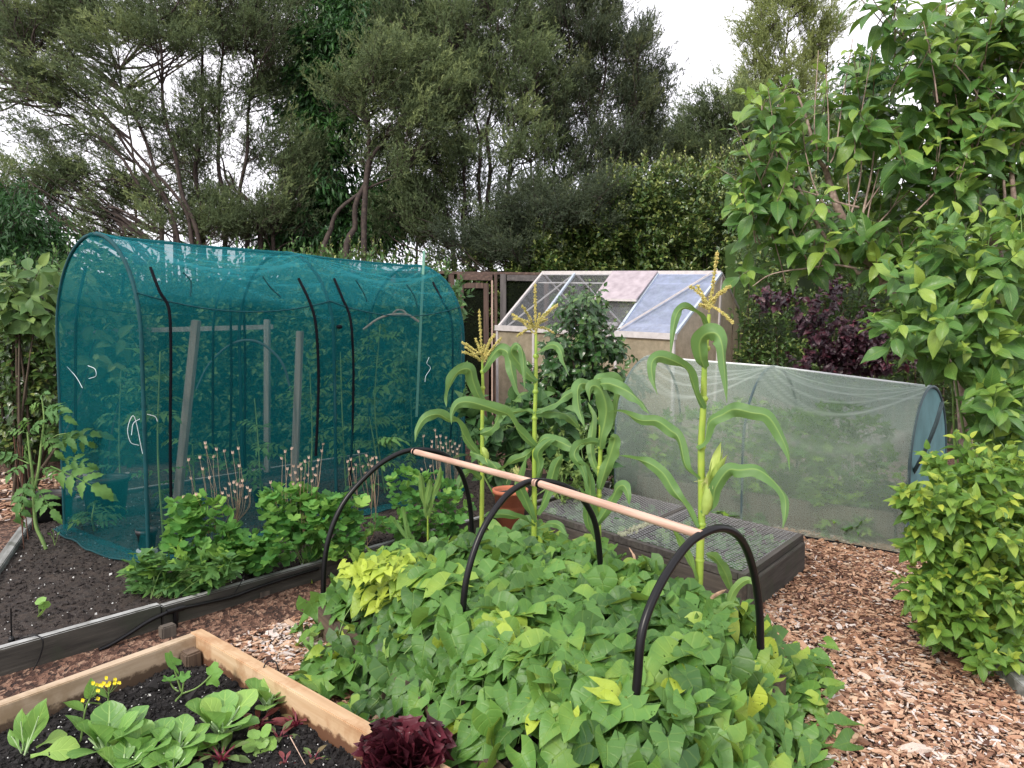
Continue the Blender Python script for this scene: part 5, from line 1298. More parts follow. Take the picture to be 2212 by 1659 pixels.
def husk(t, base, tip, Y, silk=True, r=.022):
    a, b = P(*base, Y), P(*tip, Y); mb = MB(); L_ = np.linalg.norm(b - a)
    tube(mb, smooth_path([a, (a + b) / 2 + V3(.004, 0, 0), b], 6), [r * .5, r, r * 1.05, r * .8, r * .35], 10, .75)
    for i in range(5):
        dd = nrm(b - a) + rv(s=.22); inst(mb, leaf_grid(LANCE, 6, 4, .3, .1, 0, 0, 0, i), (a + (b - a) * rng.uniform(.4, .7))[None], dd[None], rv(1), L_ * rng.uniform(.6, .95), .85)
    o = mb.build('ear', M['cornleafy'], t)
    if silk:
        mb = MB()
        for i in range(34):
            q = b + rv(s=.006); tube(mb, smooth_path([q - nrm(b - a) * .02, q + (b - a) / L_ * .02 + rv(s=.010), q + rv(s=.022) - UP * rng.uniform(-.01, .05)], 4), .0009, 3, caps=False)
        sub(mb.build('silk', M['silk'], t), o)
M['cornleafy'] = leafmat('maize_husk', (.12, .26, .05), (.28, .42, .09), (.46, .55, .14), .5, .2, .3, .01)
def maize(label, stalk, Y, leaves, tas=None, ears=(), sr=.0125):
    b = P(*stalk[0], Y); root = V3(b[0], b[1], .15)
    t = thing('maize_plant', root, label, 'maize plant', 'maize plants at the back of the sweet potato bed')
    pts = [root] + [P(u, v, Y) for u, v in stalk]; p = smooth_path(pts, 6); mb = MB()
    tube(mb, p, [sr * 1.25, sr * 1.15, sr, sr * .8, sr * .5], 10)
    for f in np.linspace(.12, .85, 7):
        q = p[int(f * (len(p) - 1))]; lathe(mb, q, [(sr * .9, -.012), (sr * 1.35, 0), (sr * .9, .012)], 10)
    mb.build('stalk', M['cornstem'], t)
    for i, (path, y1, wd, tw, var) in enumerate(leaves):
        mb = MB(); corn_leaf(mb, path, Y - .015, Y + y1, wd, tw, var, i + int(b[0] * 100)); mb.build('leaf', M['corn'], t)
    if tas: tassel(t, *tas, Y)
    for e in ears: husk(t, *e[:2], Y - .03, **(e[2] if len(e) > 2 else {}))
    return t
maize('leftmost tall maize plant, with a greenish tassel in front of the teal tunnel end', pl(Z2, '900,1900 903,1600 903,1300 907,1150 905,1000 903,930'), 4.55, [
 (pl(Z2, '903,1000 940,940 985,880 1020,868 1060,900 1080,1000 1110,1100 1150,1185'), -.2, .10, (.2, .5), .35),
 (pl(Z2, '912,1185 880,1140 850,1060 830,990 770,995 720,1060 695,1140 690,1210'), -.25, .105, (.1, .6), .45),
 (pl(Z2, '885,1490 830,1430 790,1370 755,1300 700,1285 640,1255 565,1275 520,1340 503,1420'), -.3, .095, (.6, .4), .45),
 (pl(Z2, '890,1370 950,1345 990,1290 1010,1240'), -.1, .09, (.3, .8), .3),
 (pl(Z2, '830,1480 900,1500 960,1540 1010,1600 1080,1640'), -.1, .10, (.5, .3), .4),
 (pl(Z2, '900,1640 830,1600 780,1640 760,1700'), -.2, .08, (.5, .6), .4),
 (pl(Z2, '905,1560 850,1460 810,1390'), .1, .05, (.5, .6), .7),
 ], (Z2(885, 628), Z2(903, 960), [Z2(*q) for q in ((780,822),(782,880),(860,800),(1018,835),(1020,795),(955,795),(915,840),(980,775),(800,850),(990,860),(850,900),(940,830))]), [(Z2(905, 1450), Z2(935, 1530), dict(r=.02))])
maize('tallest-tasselled maize plant standing in line with the glasshouse corner', pl(Z2, '1210,2040 1212,1850 1213,1640 1213,1400 1215,1250 1222,1050 1222,850 1222,760'), 4.1, [
 (pl(Z2, '1228,1060 1180,1020 1120,950 1075,885 1100,840 1135,860 1150,960 1155,1110'), -.2, .085, (.2, .6), .35),
 (pl(Z2, '1222,892 1280,850 1335,843 1370,880 1390,950 1420,1025'), -.2, .06, (.8, .5), .4),
 (pl(Z2, '1225,1450 1170,1400 1110,1340 1060,1260 1000,1235 900,1200 820,1180 760,1190 728,1240 720,1315'), -.25, .095, (.4, .5), .5),
 (pl(Z2, '1205,1245 1270,1215 1340,1185 1400,1140 1470,1110 1560,1070'), .1, .075, (.7, .6), .4),
 (pl(Z2, '1225,1250 1310,1240 1390,1250 1440,1290 1482,1345'), .15, .095, (.5, .4), .3),
 (pl(Z2, '1215,1240 1160,1235 1090,1240 1040,1250'), .2, .05, (.6, .6), .35),
 (pl(Z2, '1215,1450 1280,1395 1370,1420 1440,1445 1520,1400 1600,1400'), -.2, .085, (.7, .4), .45),
 (pl(Z2, '1215,1650 1240,1560 1235,1480 1300,1410 1345,1400'), -.1, .07, (.4, .4), .35),
 (pl(Z2, '1215,1450 1160,1500 1090,1530 1010,1590 930,1640'), .05, .07, (.7, .7), .4),
 (pl(Z2, '1230,1850 1290,1720 1340,1560 1380,1490'), -.1, .085, (.3, .3), .3),
 (pl(Z2, '1215,1900 1160,1760 1120,1650 1170,1490'), -.15, .08, (.2, .3), .5),
 (pl(Z2, '1215,1920 1150,1880 1050,1850 960,1850 900,1870'), -.2, .07, (.9, .7), .4),
 (pl(Z2, '1230,1930 1300,1900 1370,1920 1420,1990'), -.2, .06, (.6, .5), .45),
 ], (Z2(1217, 472), Z2(1220, 790), [Z2(*q) for q in ((1078,655),(1085,682),(1140,603),(1352,598),(1310,625),(1110,788),(1330,768),(1245,650),(1180,720),(1290,690))]), [(Z2(1150, 1700), Z2(1112, 1600))], sr=.0135)
maize('maize plant without tassel, its broad curled top leaves in front of the pale tunnel corner', pl(Z2, '1592,2080 1594,1950 1595,1800 1600,1600 1605,1450 1605,1250 1600,1150'), 3.85, [
 (pl(Z2, '1590,1100 1530,1075 1485,1075 1470,1130 1480,1230 1510,1330'), -.25, .085, (.2, .3), .55),
 (pl(Z2, '1600,1460 1610,1380 1632,1290 1640,1210 1615,1120 1575,1085 1545,1100 1540,1180'), -.1, .115, (.05, .1), .6),
 (pl(Z2, '1600,1180 1590,1090 1640,1070 1710,1090 1790,1130 1850,1190 1893,1250'), -.2, .095, (.8, .3), .4),
 (pl(Z2, '1605,1200 1580,1060 1640,1040 1695,1050 1715,1100 1700,1200 1685,1310'), .15, .085, (.2, .2), .5),
 (pl(Z2, '1600,1700 1640,1560 1670,1470 1690,1400 1665,1380'), -.1, .10, (.1, .2), .6),
 (pl(Z2, '1595,1420 1540,1420 1480,1440 1450,1500 1500,1580 1535,1700'), -.1, .075, (.5, .3), .35),
 (pl(Z2, '1600,1640 1550,1480 1560,1280 1530,1180'), .15, .06, (.2, .3), .6),
 (pl(Z2, '1600,1900 1550,1780 1540,1640 1500,1560 1460,1540'), -.1, .075, (.2, .3), .5),
 (pl(Z7, '790,420 850,330 900,240 930,180 965,165 990,210 1000,280'), -.2, .085, (.2, .2), .5),
 (pl(Z7, '800,480 760,380 750,250 700,160'), -.15, .055, (.2, .3), .5),
 ], sr=.013)
maize('nearest maize plant with a thick yellow stalk and pale upright tassel', pl(Z7, '1385,1030 1395,860 1405,700 1412,500 1420,350') + pl(Z3, '243,1450 256,1200 262,980 280,760 290,660'), 3.25, [
 (pl(Z3, '285,745 250,690 200,640 140,622 98,660 75,770 60,930'), -.2, .055, (.6, .6), .4),
 (pl(Z3, '265,985 240,920 235,830 270,780 330,775 365,830 380,960 395,1185'), -.2, .105, (.15, .1), .5),
 (pl(Z3, '262,1225 215,1140 190,1060 150,980 60,930 -10,912 -50,950 -45,1040 -15,1140'), -.2, .075, (.5, .4), .5),
 (pl(Z3, '215,1455 262,1410 290,1300 370,1255 440,1225 540,1245 640,1270 720,1390 762,1500 770,1590'), -.25, .085, (.5, .4), .4),
 (pl(Z3, '230,1640 150,1560 110,1400 60,1350 -20,1295 -120,1290 -230,1240 -310,1240'), .2, .075, (.5, .5), .5),
 (pl(Z7, '1395,410 1330,290 1260,200 1200,100 1120,40 1030,10 940,-10'), .2, .075, (.5, .5), .5),
 (pl(Z7, '1410,315 1480,265 1500,180 1570,80 1640,75 1740,70 1830,130 1900,225 1908,320 1890,415'), -.25, .085, (.5, .3), .4),
 (pl(Z7, '1392,730 1350,600 1300,490 1245,420'), -.1, .05, (.5, .5), .75),
 (pl(Z7, '1590,770 1560,680 1500,590 1445,560'), -.2, .07, (.2, .3), .6),
 ], (Z3(340, 280), Z3(288, 650), [Z3(*q) for q in ((175,490),(222,482),(232,600),(418,490),(385,515),(436,715),(250,560),(330,560))]), [(Z7(1440, 330), Z7(1462, 150), dict(r=.024)), (Z7(1430, 340), Z7(1500, 60), dict(silk=False, r=.012))], sr=.0165)
def blades(label, base, Y, tips, wd=.06, var=.7):
    b = P(*base, Y); t = thing('young_maize', V3(b[0], b[1], .15), label, 'maize plant')
    mb = MB(); tube(mb, [V3(b[0], b[1], .15), b + UP * .02], [.008, .005], 7); mb.build('stalk', M['cornstem'], t)
    for i, path in enumerate(tips):
        mb = MB(); corn_leaf(mb, [base] + path, Y, Y - .08, wd, (.2, .3), var, i); mb.build('leaf', M['corn'], t)
Z5 = lambda x, y: (658 + .372 * x, 1042.3 + .372 * y)
blades('small bright maize seedling standing against the columbine clump at the rear', Z5(715, 210), 4.5, [pl(Z5, '690,100 680,0 660,-70'), pl(Z5, '740,80 780,-10 790,-100'), pl(Z5, '700,130 725,20 730,-20')], .055)
blades('thin maize shoot between the rear hoops with spread narrow blades', Z5(615, 430), 3.95, [pl(Z5, '600,330 580,180 570,140'), pl(Z5, '590,330 530,230 525,215'), pl(Z5, '630,340 610,300 600,230')], .03, .55)
blades('sprawling maize shoot with pale drooping blades beside the front hoop', Z7(1500, 1020), 2.95, [pl(Z7, '1560,900 1600,790 1660,725 1710,720 1750,795'), pl(Z7, '1540,930 1480,900 1430,870'), pl(Z7, '1440,1000 1400,960 1390,900'), pl(Z7, '1530,900 1590,850 1640,860')], .045, .7)
mb = MB(); corn_leaf(mb, pl(Z7, '1000,525 1022,560 1030,600 1025,650'), 3.7, 3.6, .018, (.4, .4), .9); tag(mb.build('withered_blade', M['dry']), 'withered tan maize blade hanging over the leaves near the divider', 'dead leaf')
mb = MB(); corn_leaf(mb, pl(Z7, '1415,868 1470,820 1530,785 1565,765'), 3.1, 3.0, .02, (.4, .4), .9); tag(mb.build('withered_blade', M['dry']), 'orange-tan dead maize blade lying right of the thick yellow stalk', 'dead leaf')

# ================================================================== COLUMBINES and low plants of the left bed
def clump(name, label, base, blobs, Y, mat, tm, leaf, dY=.14, var=.5, stems=30, cat='plant', group=None, up=.9, front=.45):
    t = thing(name, base, label, cat, group); p, c = blob_pts(blobs, Y, dY); n = len(p); mb = MB(); sm = MB()
    d = nrm(p - c) + rv(n, .5) + V3(0, -.5, -.1); N_ = UP * up + nrm(p - c) * .4 + V3(0, -front, 0) + rv(n, .22)
    hi = (p[:, 2] - p[:, 2].min()) / (np.ptp(p[:, 2]) + .01)
    inst(mb, tm, p, d, N_, leaf * rng.uniform(.65, 1.2, n), np.clip(var + .18 * (hi - .5) + rng.normal(0, .22, n), 0, 1))
    for i in rng.choice(n, min(stems, n), replace=False):
        b0 = base + rv(s=.03) * V3(1, 1, 0); tube(sm, smooth_path([b0, (b0 + p[i]) / 2 + UP * .04, p[i]], 3), .0022, 3, caps=False)
    mb.build('foliage', M[mat], t); sm.build('stems', M['stem'], t); return t
AG = 'columbine clumps in front of the teal tunnel'
clump('columbine', 'left columbine clump with dried seed stalks, right of the tunnel corner post', G(450, 1235, .17), [(440,1150,80,80,144),(400,1110,40,40,36),(500,1200,50,30,36),(380,1160,30,40,21)], 4.3, 'aqui', T_AQ, .050, group=AG, dY=.2)
clump('columbine', 'low columbine clump spilling over the board between the two larger clumps', G(560, 1235, .17), [(560,1190,70,45,93),(530,1225,40,15,14),(500,1180,30,40,21)], 4.25, 'aqui', T_AQ, .050, group=AG)
clump('columbine', 'large middle columbine clump behind the rearmost hoop, with brown seed heads', G(660, 1215, .17), [(650,1110,80,60,144),(700,1140,80,70,136),(740,1090,50,30,36),(610,1080,50,30,36),(760,1150,30,50,28)], 4.55, 'aqui', T_AQ, .050, group=AG, dY=.22)
clump('columbine', 'rear columbine clump behind the dowel, left of the first maize plant', G(930, 1160, .17), [(930,1090,80,70,136),(880,1050,40,40,28),(990,1110,40,50,36),(830,1130,50,25,21),(900,1140,80,25,36)], 5.0, 'aqui', T_AQ, .045, group=AG, dY=.22)
clump('currant_plant', 'sprawling lobed-leaf plant at the foot of the tunnel corner post', G(350, 1285, .17), [(310,1220,50,30,34),(370,1240,90,40,90),(430,1230,70,40,40),(480,1220,40,25,20),(330,1270,50,25,22),(400,1275,60,22,26)], 4.0, 'currant', T_MAPLE, .088, dY=.12, var=.45)
def seedheads(label, base, heads, Y):
    t = thing('dried_seed_stalks', base, label, 'dried stalks', 'dried columbine seed stalks'); sm = MB()
    heads = [P(u, v, Y + rng.uniform(-.08, .08)) for u, v in heads]
    forks = [base + (np.mean(heads, 0) - base) * .45 + rv(s=.05) for _ in range(max(3, len(heads) // 5))]
    for f in forks: tube(sm, smooth_path([base + rv(s=.02) * V3(1, 1, 0), (base + f) / 2 + rv(s=.02), f], 4), [.0024, .0017], 4, caps=False)
    for h_ in heads:
        f = forks[int(np.argmin([abs(h_[0] - q[0]) + rng.uniform(0, .05) for q in forks]))]
        m = (f + h_) / 2 + V3((h_[0] - f[0]) * .25, 0, -.01) + rv(s=.012); tube(sm, smooth_path([f, m, h_], 4), [.0015, .0010], 3, caps=False)
        d = nrm(UP + rv(s=.3)); hm = MB()
        inst(hm, [crumb_t(3)], (h_ + d * .008)[None], d[None], rv(1), .0085, rng.uniform(.3, 1))
        for k in range(5):
            a = k * 1.257; q = V3(math.cos(a), math.sin(a), 0) * .005; tube(hm, [h_ + q * .9 + d * .006, h_ + q * 1.5 + d * .024], [.0028, .0006], 3, rng.uniform(.3, 1), caps=False)
        hm.build('seed_head', M['dry2'], t)
    sm.build('stalks', M['dry'], t)
M['dry2'] = plain('seed_head', (.66, .47, .36), .85, var=.45, nscale=60)
Za = lambda x, y: (.3716 * x, 1042.3 + .3716 * y)
Zb = lambda x, y: (219.4 + .648 * x, 822.9 + .648 * y)   # 1270-px crop (400..1900 x 1500..2450)
seedheads('dried seed stalks rising from the left columbine clump', G(450, 1225, .17), [Zb(*q) for q in ((230,425),(272,395),(290,270),(317,385),(328,262),(347,214),(349,228),(372,258),(385,235),(409,240),(438,246),(457,232),(405,380),(430,350),(440,345),(452,352),(462,358),(472,355),(488,362),(495,372),(426,388),(448,375),(340,300),(300,330),(360,330),(460,290),(480,395),(250,455),(470,340),(415,365))], 4.3)
seedheads('dried seed stalks above the large middle columbine clump', G(650, 1205, .17), [Zb(*q) for q in ((603,265),(612,242),(632,232),(640,290),(655,292),(662,285),(668,300),(680,275),(692,262),(705,300),(718,290),(722,270),(735,240),(738,215),(648,312),(632,320),(655,335),(640,350),(690,320),(716,320),(675,330),(564,345),(620,300),(700,340),(663,355))], 4.5)
seedheads('dried seed stalks between the middle clump and the rearmost hoop', G(790, 1190, .17), [Zb(*q) for q in ((858,243),(832,268),(820,275),(885,255),(897,270),(905,265),(918,262),(920,280),(890,285),(840,300),(850,285),(870,290),(880,310),(825,300),(904,290))], 4.75)
seedheads('dried seed stalks behind the left maize plant near the tunnel end', G(960, 1150, .17), [Zb(*q) for q in ((1072,190),(1103,208),(1113,170),(1118,192),(1130,190),(1132,212),(1148,195),(1150,215),(1160,205),(1166,225),(1178,215),(1185,232),(1192,222),(1122,225),(1140,228),(1156,238),(1172,242),(1100,225),(1185,248),(1070,300),(1085,310),(1095,290))], 5.2)
# seedlings in the soil
def seedling(label, base, z, tips, size, mat='pak', tm=None, name='seedling'):
    b = G(*base, z); t = thing(name, b, label, 'seedling'); Y = b[1]
    for u, v in tips:
        q = P(u, v, Y); mb = MB(); tube(mb, smooth_path([b, (b + q) / 2 + rv(s=.003), q], 4), .0018, 5); o = mb.build('stem', M['stem'], t)
        mb = MB(); inst(mb, tm or T_ROUND, q[None], (nrm(q - b) * .5 + rv(s=.4))[None], (UP * .7 + V3(0, -.8, 0) + rv(s=.2))[None], size, .6); sub(mb.build('leaf', M[mat], t), o)
seedling('pale two-leaved seedling alone in the soil of the weathered bed', (85, 1330), .17, [(88, 1298), (96, 1307), (90, 1324)], .055)
seedling('tiny seedling near the foot of the tomato stem', (118, 1178), .17, [(116, 1150), (124, 1157), (110, 1155)], .03, 'tomato', T_OVLO)

# ================================================================== TOMATO on the left and plants inside the teal tunnel
Z8 = lambda x, y: (.2977 * x, 822.9 + .2977 * y)
tb_ = G(*Z8(335, 1220), .17); tm_ = thing('tomato_plant', tb_, 'leggy tomato plant with thick bent stem left of the teal tunnel', 'tomato plant'); YT = tb_[1]
mb = MB()
for path, r in (('335,1220 300,1140 262,1050 248,900 240,760', (.012, .011)), ('240,770 232,650 215,520 200,370', (.010, .006)), ('250,780 280,640 300,460 320,280 305,120', (.010, .005)), ('235,690 200,780 170,910 150,950', (.004, .003)), ('300,480 400,400 480,380', (.005, .003)), ('270,720 340,700 410,650', (.005, .003)), ('210,600 120,560 60,530', (.004, .003))):
    tube(mb, smooth_path([P(u, v, YT) for u, v in pl(Z8, path)], 5), list(r), 8)
mb.build('stem', M['stem'], tm_)
mb = MB()
for a, b in (((310,470),(660,350)), ((380,400),(660,470)), ((370,620),(640,770)), ((420,560),(640,600)), ((260,760),(350,940)), ((220,700),(90,1030)), ((210,600),(60,650)), ((180,560),(-30,520)), ((200,380),(50,350)), ((200,370),(110,270)),
             ((310,180),(435,260)), ((310,160),(190,190)), ((310,280),(250,310)), ((210,420),(120,570)), ((290,620),(390,700)), ((305,130),(290,70)), ((320,240),(400,180)), ((230,700),(110,880)), ((300,360),(380,520)), ((200,800),(80,960)), ((205,400),(260,300)), ((250,850),(330,900))):
    p0, p1 = P(*Z8(*a), YT), P(*Z8(*b), YT + rng.uniform(-.2, .1)); L_ = np.linalg.norm(p1 - p0)
    inst(mb, T_TOM, p0[None], (p1 - p0 + UP * .1 * L_)[None], (UP * .7 + V3(0, -.8, 0) + rv(s=.2))[None], L_ * 1.12, rng.uniform(.35, .75))
mb.build('foliage', M['tomato'], tm_)
sr_ = thing('support_ring', P(*Z8(150, 1000), YT), 'rusty wire plant support around the tomato stem', 'plant support')
for x0, y0, x1, y1 in ((100, 400, 180, 1280), (130, 440, 205, 1150), (205, 640, 240, 1080), (165, 470, 165, 1100)):
    mb = MB(); tube(mb, [P(*Z8(x0, y0), YT + .03), P(*Z8(x1, y1), YT + .03)], .0035, 5); mb.build('wire', M['rust'], sr_)
def pot(name, label, c, r, h, mat, cat='pot', par=None, soilz=True):
    t = thing(name, c, label, cat); mb = MB()
    lathe(mb, c, [(0, .003), (r * .78, .003), (r * .98, h - .03), (r * 1.08, h - .03), (r * 1.1, h), (r * 1.0, h), (r * .95, h - .02), (r * .9, h * .5), (0, h * .48)], 28); mb.build('body', mat, t)
    if soilz:
        mb = MB(); lathe(mb, c, [(r * .95, h - .035), (r * .5, h - .025), (0, h - .02)], 20); mb.build('potting_soil', M['soil2'], t)
    return t
pot('plant_pot', 'large black plastic pot behind the tomato plant', gbase(98, 5.7) , .17, .36, M['blackpot'])
pot('plant_pot', 'large dark tub inside the left end of the teal tunnel', gbase(222, 5.75) + UP * .16, .17, .32, M['blackpot'])
pot('plant_pot', 'small black pot on the soil in the middle of the teal tunnel', gbase(563, 6.3) + UP * .16, .085, .15, M['blackpot'])
w_ = pot('plant_pot', 'dark pot on a white base behind the tunnel corner post', gbase(308, 4.66) + UP * .225, .06, .13, M['blackpot'])
mb = MB(); cuboid(mb, gbase(308, 4.66), AX, BX, .10, .10, .165, .225, bev=.006); tag(mb.build('white_block', M['whitepl']), 'white plastic block under the dark pot', 'block')
tp_ = pot('terracotta_pot', 'orange terracotta pot with fluted rim between two maize plants', gbase(1102, 5.5) + UP * .14, .125, .30, M['terra'])
pot('terracotta_pot', 'pale orange pot dimly visible through the right part of the pale tunnel', gbase(1962, 5.95) + UP * .2, .12, .14, M['terra'])
def stake(label, a, b, w=.05, mat='stakew', name='wooden_stake', kind='stake', group='grey stakes inside the teal tunnel'):
    mb = MB(); beam(mb, a, b, w, w, up=V3(0, 1, 0), bev=.004); tag(mb.build(name, M[mat]), label, kind, group)
def stk(u0, v0, u1, v1, Y):   # bottom, top
    return P(u0, v0, Y), P(u1, v1, Y)
stake('leaning grey timber stake in the left bay of the teal tunnel', *stk(373, 1180, 424, 692, 5.1), w=.052)
stake('upright grey timber stake in the middle of the teal tunnel', *stk(633, 1110, 648, 715, 5.75), w=.05)
stake('shorter far timber stake behind the middle hoop of the tunnel', *stk(577, 1020, 577, 690, 7.4), w=.055)
mb = MB(); beam(mb, P(140, 718, 7.6), P(590, 706, 7.9), .03, .05); tag(mb.build('timber_rail', M['stakew']), 'thin pale rail running across the back of the teal tunnel', 'rail')
mb = MB(); tube(mb, smooth_path([P(u, v, 6.4) for u, v in ((425,840),(450,790),(490,750),(530,735),(570,745),(610,785),(630,850))], 6), .011, 8); tag(mb.build('hose_arch', M['greypole']), 'grey hose bent into an arch inside the teal tunnel', 'hose')
mb = MB(); tube(mb, smooth_path([P(u, v, 7.0) for u, v in ((785,712),(815,690),(845,680),(880,680),(905,695))], 6), .012, 7); tube(mb, smooth_path([P(u, v, 7.0) for u, v in ((846,680),(858,670),(872,672),(880,682))], 5), .010, 7); tag(mb.build('fallen_branch', M['bark2']), 'curved pale branch showing through the right bay of the teal tunnel', 'branch')
mb = MB(); beam(mb, P(900, 900, 6.8), P(916, 542, 6.8), .022, .022, up=V3(0, 1, 0)); tag(mb.build('plastic_stake', M['green_stake']), 'pale green stake poking out above the end of the teal tunnel', 'stake')
def tomato_in(label, u, Y, top, n, var=.55, leaf=.24, h0=.17):
    b = gbase(u, Y) + UP * h0; t = thing('tomato_plant', b, label, 'tomato plant', 'vegetable plants inside the teal tunnel'); tp = P(u + rng.uniform(-15, 15), top, Y)
    sm = MB(); sp = smooth_path([b, (b + tp) / 2 + rv(s=.04) * V3(1, 1, 0), tp], 8); tube(sm, sp, [.008, .004], 6); sm.build('stem', M['stem'], t)
    q = sp[rng.integers(3, len(sp), n)]; d = rv(n) * V3(1, 1, .2) + V3(0, 0, .35); mb = MB()
    inst(mb, T_TOM, q, d, UP + V3(0, -.4, 0) + rv(n, .2), leaf * rng.uniform(.6, 1.1, n), np.clip(rng.normal(var, .12, n), 0, 1)); mb.build('foliage', M['tomato'], t)
for lab, u, Y, top, n in (('tomato plant beside the leaning stake inside the tunnel', 345, 5.0, 760, 16), ('bushy vegetable plant at the foot of the leaning stake', 430, 5.3, 960, 12), ('tomato plant left of the upright stake', 560, 6.0, 860, 16), ('tomato plant right of the upright stake', 665, 6.2, 800, 18),
    ('low potato plant just inside the left tunnel end', 195, 5.3, 1090, 12), ('tall leafy plant in the right bay of the teal tunnel', 830, 6.6, 700, 30), ('leafy plant near the far end of the teal tunnel', 890, 7.2, 720, 26), ('leafy plant behind the middle zip of the tunnel', 745, 6.9, 760, 20), ('yellowing plant left of the corner post inside the tunnel', 255, 5.9, 800, 16), ('tangled plant low at the far right of the tunnel', 800, 6.0, 900, 18), ('sprawling plant in the middle of the tunnel floor', 500, 6.6, 930, 14)):
    tomato_in(lab, u, Y, top, n, var=.42)

# inside the pale tunnel and netted frame
clump('celery_plants', 'leafy row of vegetables filling the pale tunnel', (i0 + i1) / 2 + wper * .4 + UP * .2, [(1500,960,90,80,150,7.2),(1600,920,100,60,150,6.9),(1700,960,110,80,240,6.5),(1820,950,110,80,220,6.1),(1700,1060,120,50,200,6.3),(1830,1060,100,45,160,5.9),(1650,1120,150,25,150,6.3),(1850,1140,80,30,120,5.75),(1560,1060,100,40,150,6.9),(1910,1020,40,50,50,5.8),(1430,980,50,90,90,7.4)], 6.15, 'currant', T_MAPLE, .095, dY=.3, var=.72, stems=120)
for k in (0, 1):
    c = N0 + NA * .55 + NB * (k + .5)
    t = thing('strawberry_plants', c + UP * .07, 'strawberry plants under the %s wire lid' % ('nearer right-hand' if k == 0 else 'farther left-hand'), 'strawberry plants', 'strawberries under wire lids'); mb = MB(); n = 260
    p = c + NA * rng.uniform(-.48, .48, n)[:, None] + NB * rng.uniform(-.44, .44, n)[:, None] + UP * rng.uniform(.09, .21, n)[:, None]
    inst(mb, T_AQ, p, rv(n), UP + rv(n, .35), .048 * rng.uniform(.7, 1.3, n), rng.uniform(.15, .85, n)); mb.build('foliage', M['straw'], t)
    sm = MB()
    for i in range(60): tube(sm, [V3(p[i][0], p[i][1], .07) + rv(s=.02) * V3(1, 1, 0), p[i]], .002, 3, caps=False)
    sm.build('stems', M['stem'], t)

# ================================================================== NEW BED: salad plants
Z4 = Za
Zc = lambda x, y: (.248 * x, 1289.2 + .248 * y)          # crop 0..1000 x 2350..3024
Zd = lambda x, y: (384 + .2728 * x, 1289.2 + .2728 * y)  # crop 700..1800 x 2350..3024
T_SPOON = [leaf_grid(SPOON, 10, 6, f, c, 0, w, 0, i) for i, (f, c, w) in enumerate([(.25, .3, .02), (.4, .1, .03), (.15, .45, .03)])]
def rosette(name, label, base, z, size, n, mat='pak', tm=T_SPOON, smat='pakstem', el=(.5, 1.35), cat='pak choi', group=None, var=.45, extra=()):
    b = G(*base, z) if len(base) == 2 else np.array(base); t = thing(name, b, label, cat, group); sm = MB(); 
    for i in range(n):
        f = i / max(1, n - 1); e = el[0] + (el[1] - el[0]) * f; a = i * 2.4 + rng.uniform(-.25, .25)
        d = V3(math.cos(a) * math.cos(e), math.sin(a) * math.cos(e), math.sin(e)); s = size * rng.uniform(.85, 1.1) * (1 - .35 * f ** 3)
        nr = UP * math.cos(e) - V3(math.cos(a), math.sin(a), 0) * math.sin(e) * 1.0
        mb = MB(); inst(mb, tm[i % len(tm)], (b + d * .004)[None], d[None], nr[None], s, np.clip(rng.normal(var + .1 * f, .1), 0, 1)); mb.build('leaf', M[mat], t)
        zl = nrm(nr - d * np.dot(nr, d)); tube(sm, smooth_path([b + V3(d[0], d[1], 0) * .012, b + d * s * .25 + V3(d[0], d[1], 0) * .004, b + d * s * .62 - zl * s * .07], 4), [size * .055, size * .045, size * .014], 6)
    sm.build('stalks', M[smat], t); return t
PG = 'row of pak choi across the new bed'
zs = .09
rosette('pak_choi', 'pak choi at the far right of the row, leaning against the timber board', Zd(715, 890), zs, .135, 10, group=PG, el=(.7, 1.4))
rosette('pak_choi', 'large pak choi with insect-holed leaves, second from the board', Zc(1935, 1225), zs, .175, 12, group=PG, el=(.7, 1.4))
rosette('pak_choi', 'pak choi in the middle of the row with a big upright round leaf', Zc(1545, 1400), zs, .155, 9, group=PG, el=(.6, 1.3))
rosette('pak_choi', 'pak choi starting to bolt, with small yellow buds at its heart', Zc(1240, 1440), zs, .15, 11, group=PG, var=.36, el=(.7, 1.4))
rosette('pak_choi', 'tall bolting pak choi at the left of the row below the yellow flowers', Zc(940, 1400), zs, .18, 11, group=PG, var=.32, el=(.8, 1.5))
rosette('pak_choi', 'pak choi half cut off by the bottom edge of the photograph', Zc(1080, 1560), zs, .13, 8, group=PG, var=.42, el=(.6, 1.3))
rosette('pak_choi', 'second low pak choi at the bottom edge, right of the bolting one', Zc(1500, 1570), zs, .12, 8, group=PG, var=.5, el=(.6, 1.3))
def bolt(label, base, path, flowers, Y):
    b = P(*base, Y); b[2] = zs; t = thing('flowering_stalk', b, label, 'flower stalk', 'yellow-flowered stalks'); sm = MB()
    top = smooth_path([b] + [P(u, v, Y) for u, v in path], 6); tube(sm, top, [.0045, .002], 6)
    for i in range(3):
        q = top[int(len(top) * (.35 + .15 * i))]; mb = MB(); inst(mb, T_OVATE, q[None], (rv(s=.5) * V3(1, .3, .1) + UP * .7)[None], rv(1), .085, .4); mb.build('leaf', M['pak'], t)
    for u, v in flowers:
        f = P(u, v, Y + rng.uniform(-.02, .02)); s_ = top[int(len(top) * .78)]; tube(sm, smooth_path([s_, (s_ + f) / 2 + V3(0, 0, -.004), f], 3), .0009, 4)
        fm = MB()
        for k in range(4):
            a = k * 1.57 + rng.uniform(0, 1); inst(fm, T_ROUND, (f + V3(math.cos(a), -.3, math.sin(a)) * .004)[None], V3(math.cos(a), -.2, math.sin(a))[None], V3(0, -1, .4)[None], .0085, .5)
        fm.build('flower', M['yellow'], t)
    sm.build('stem', M['stem'], t)
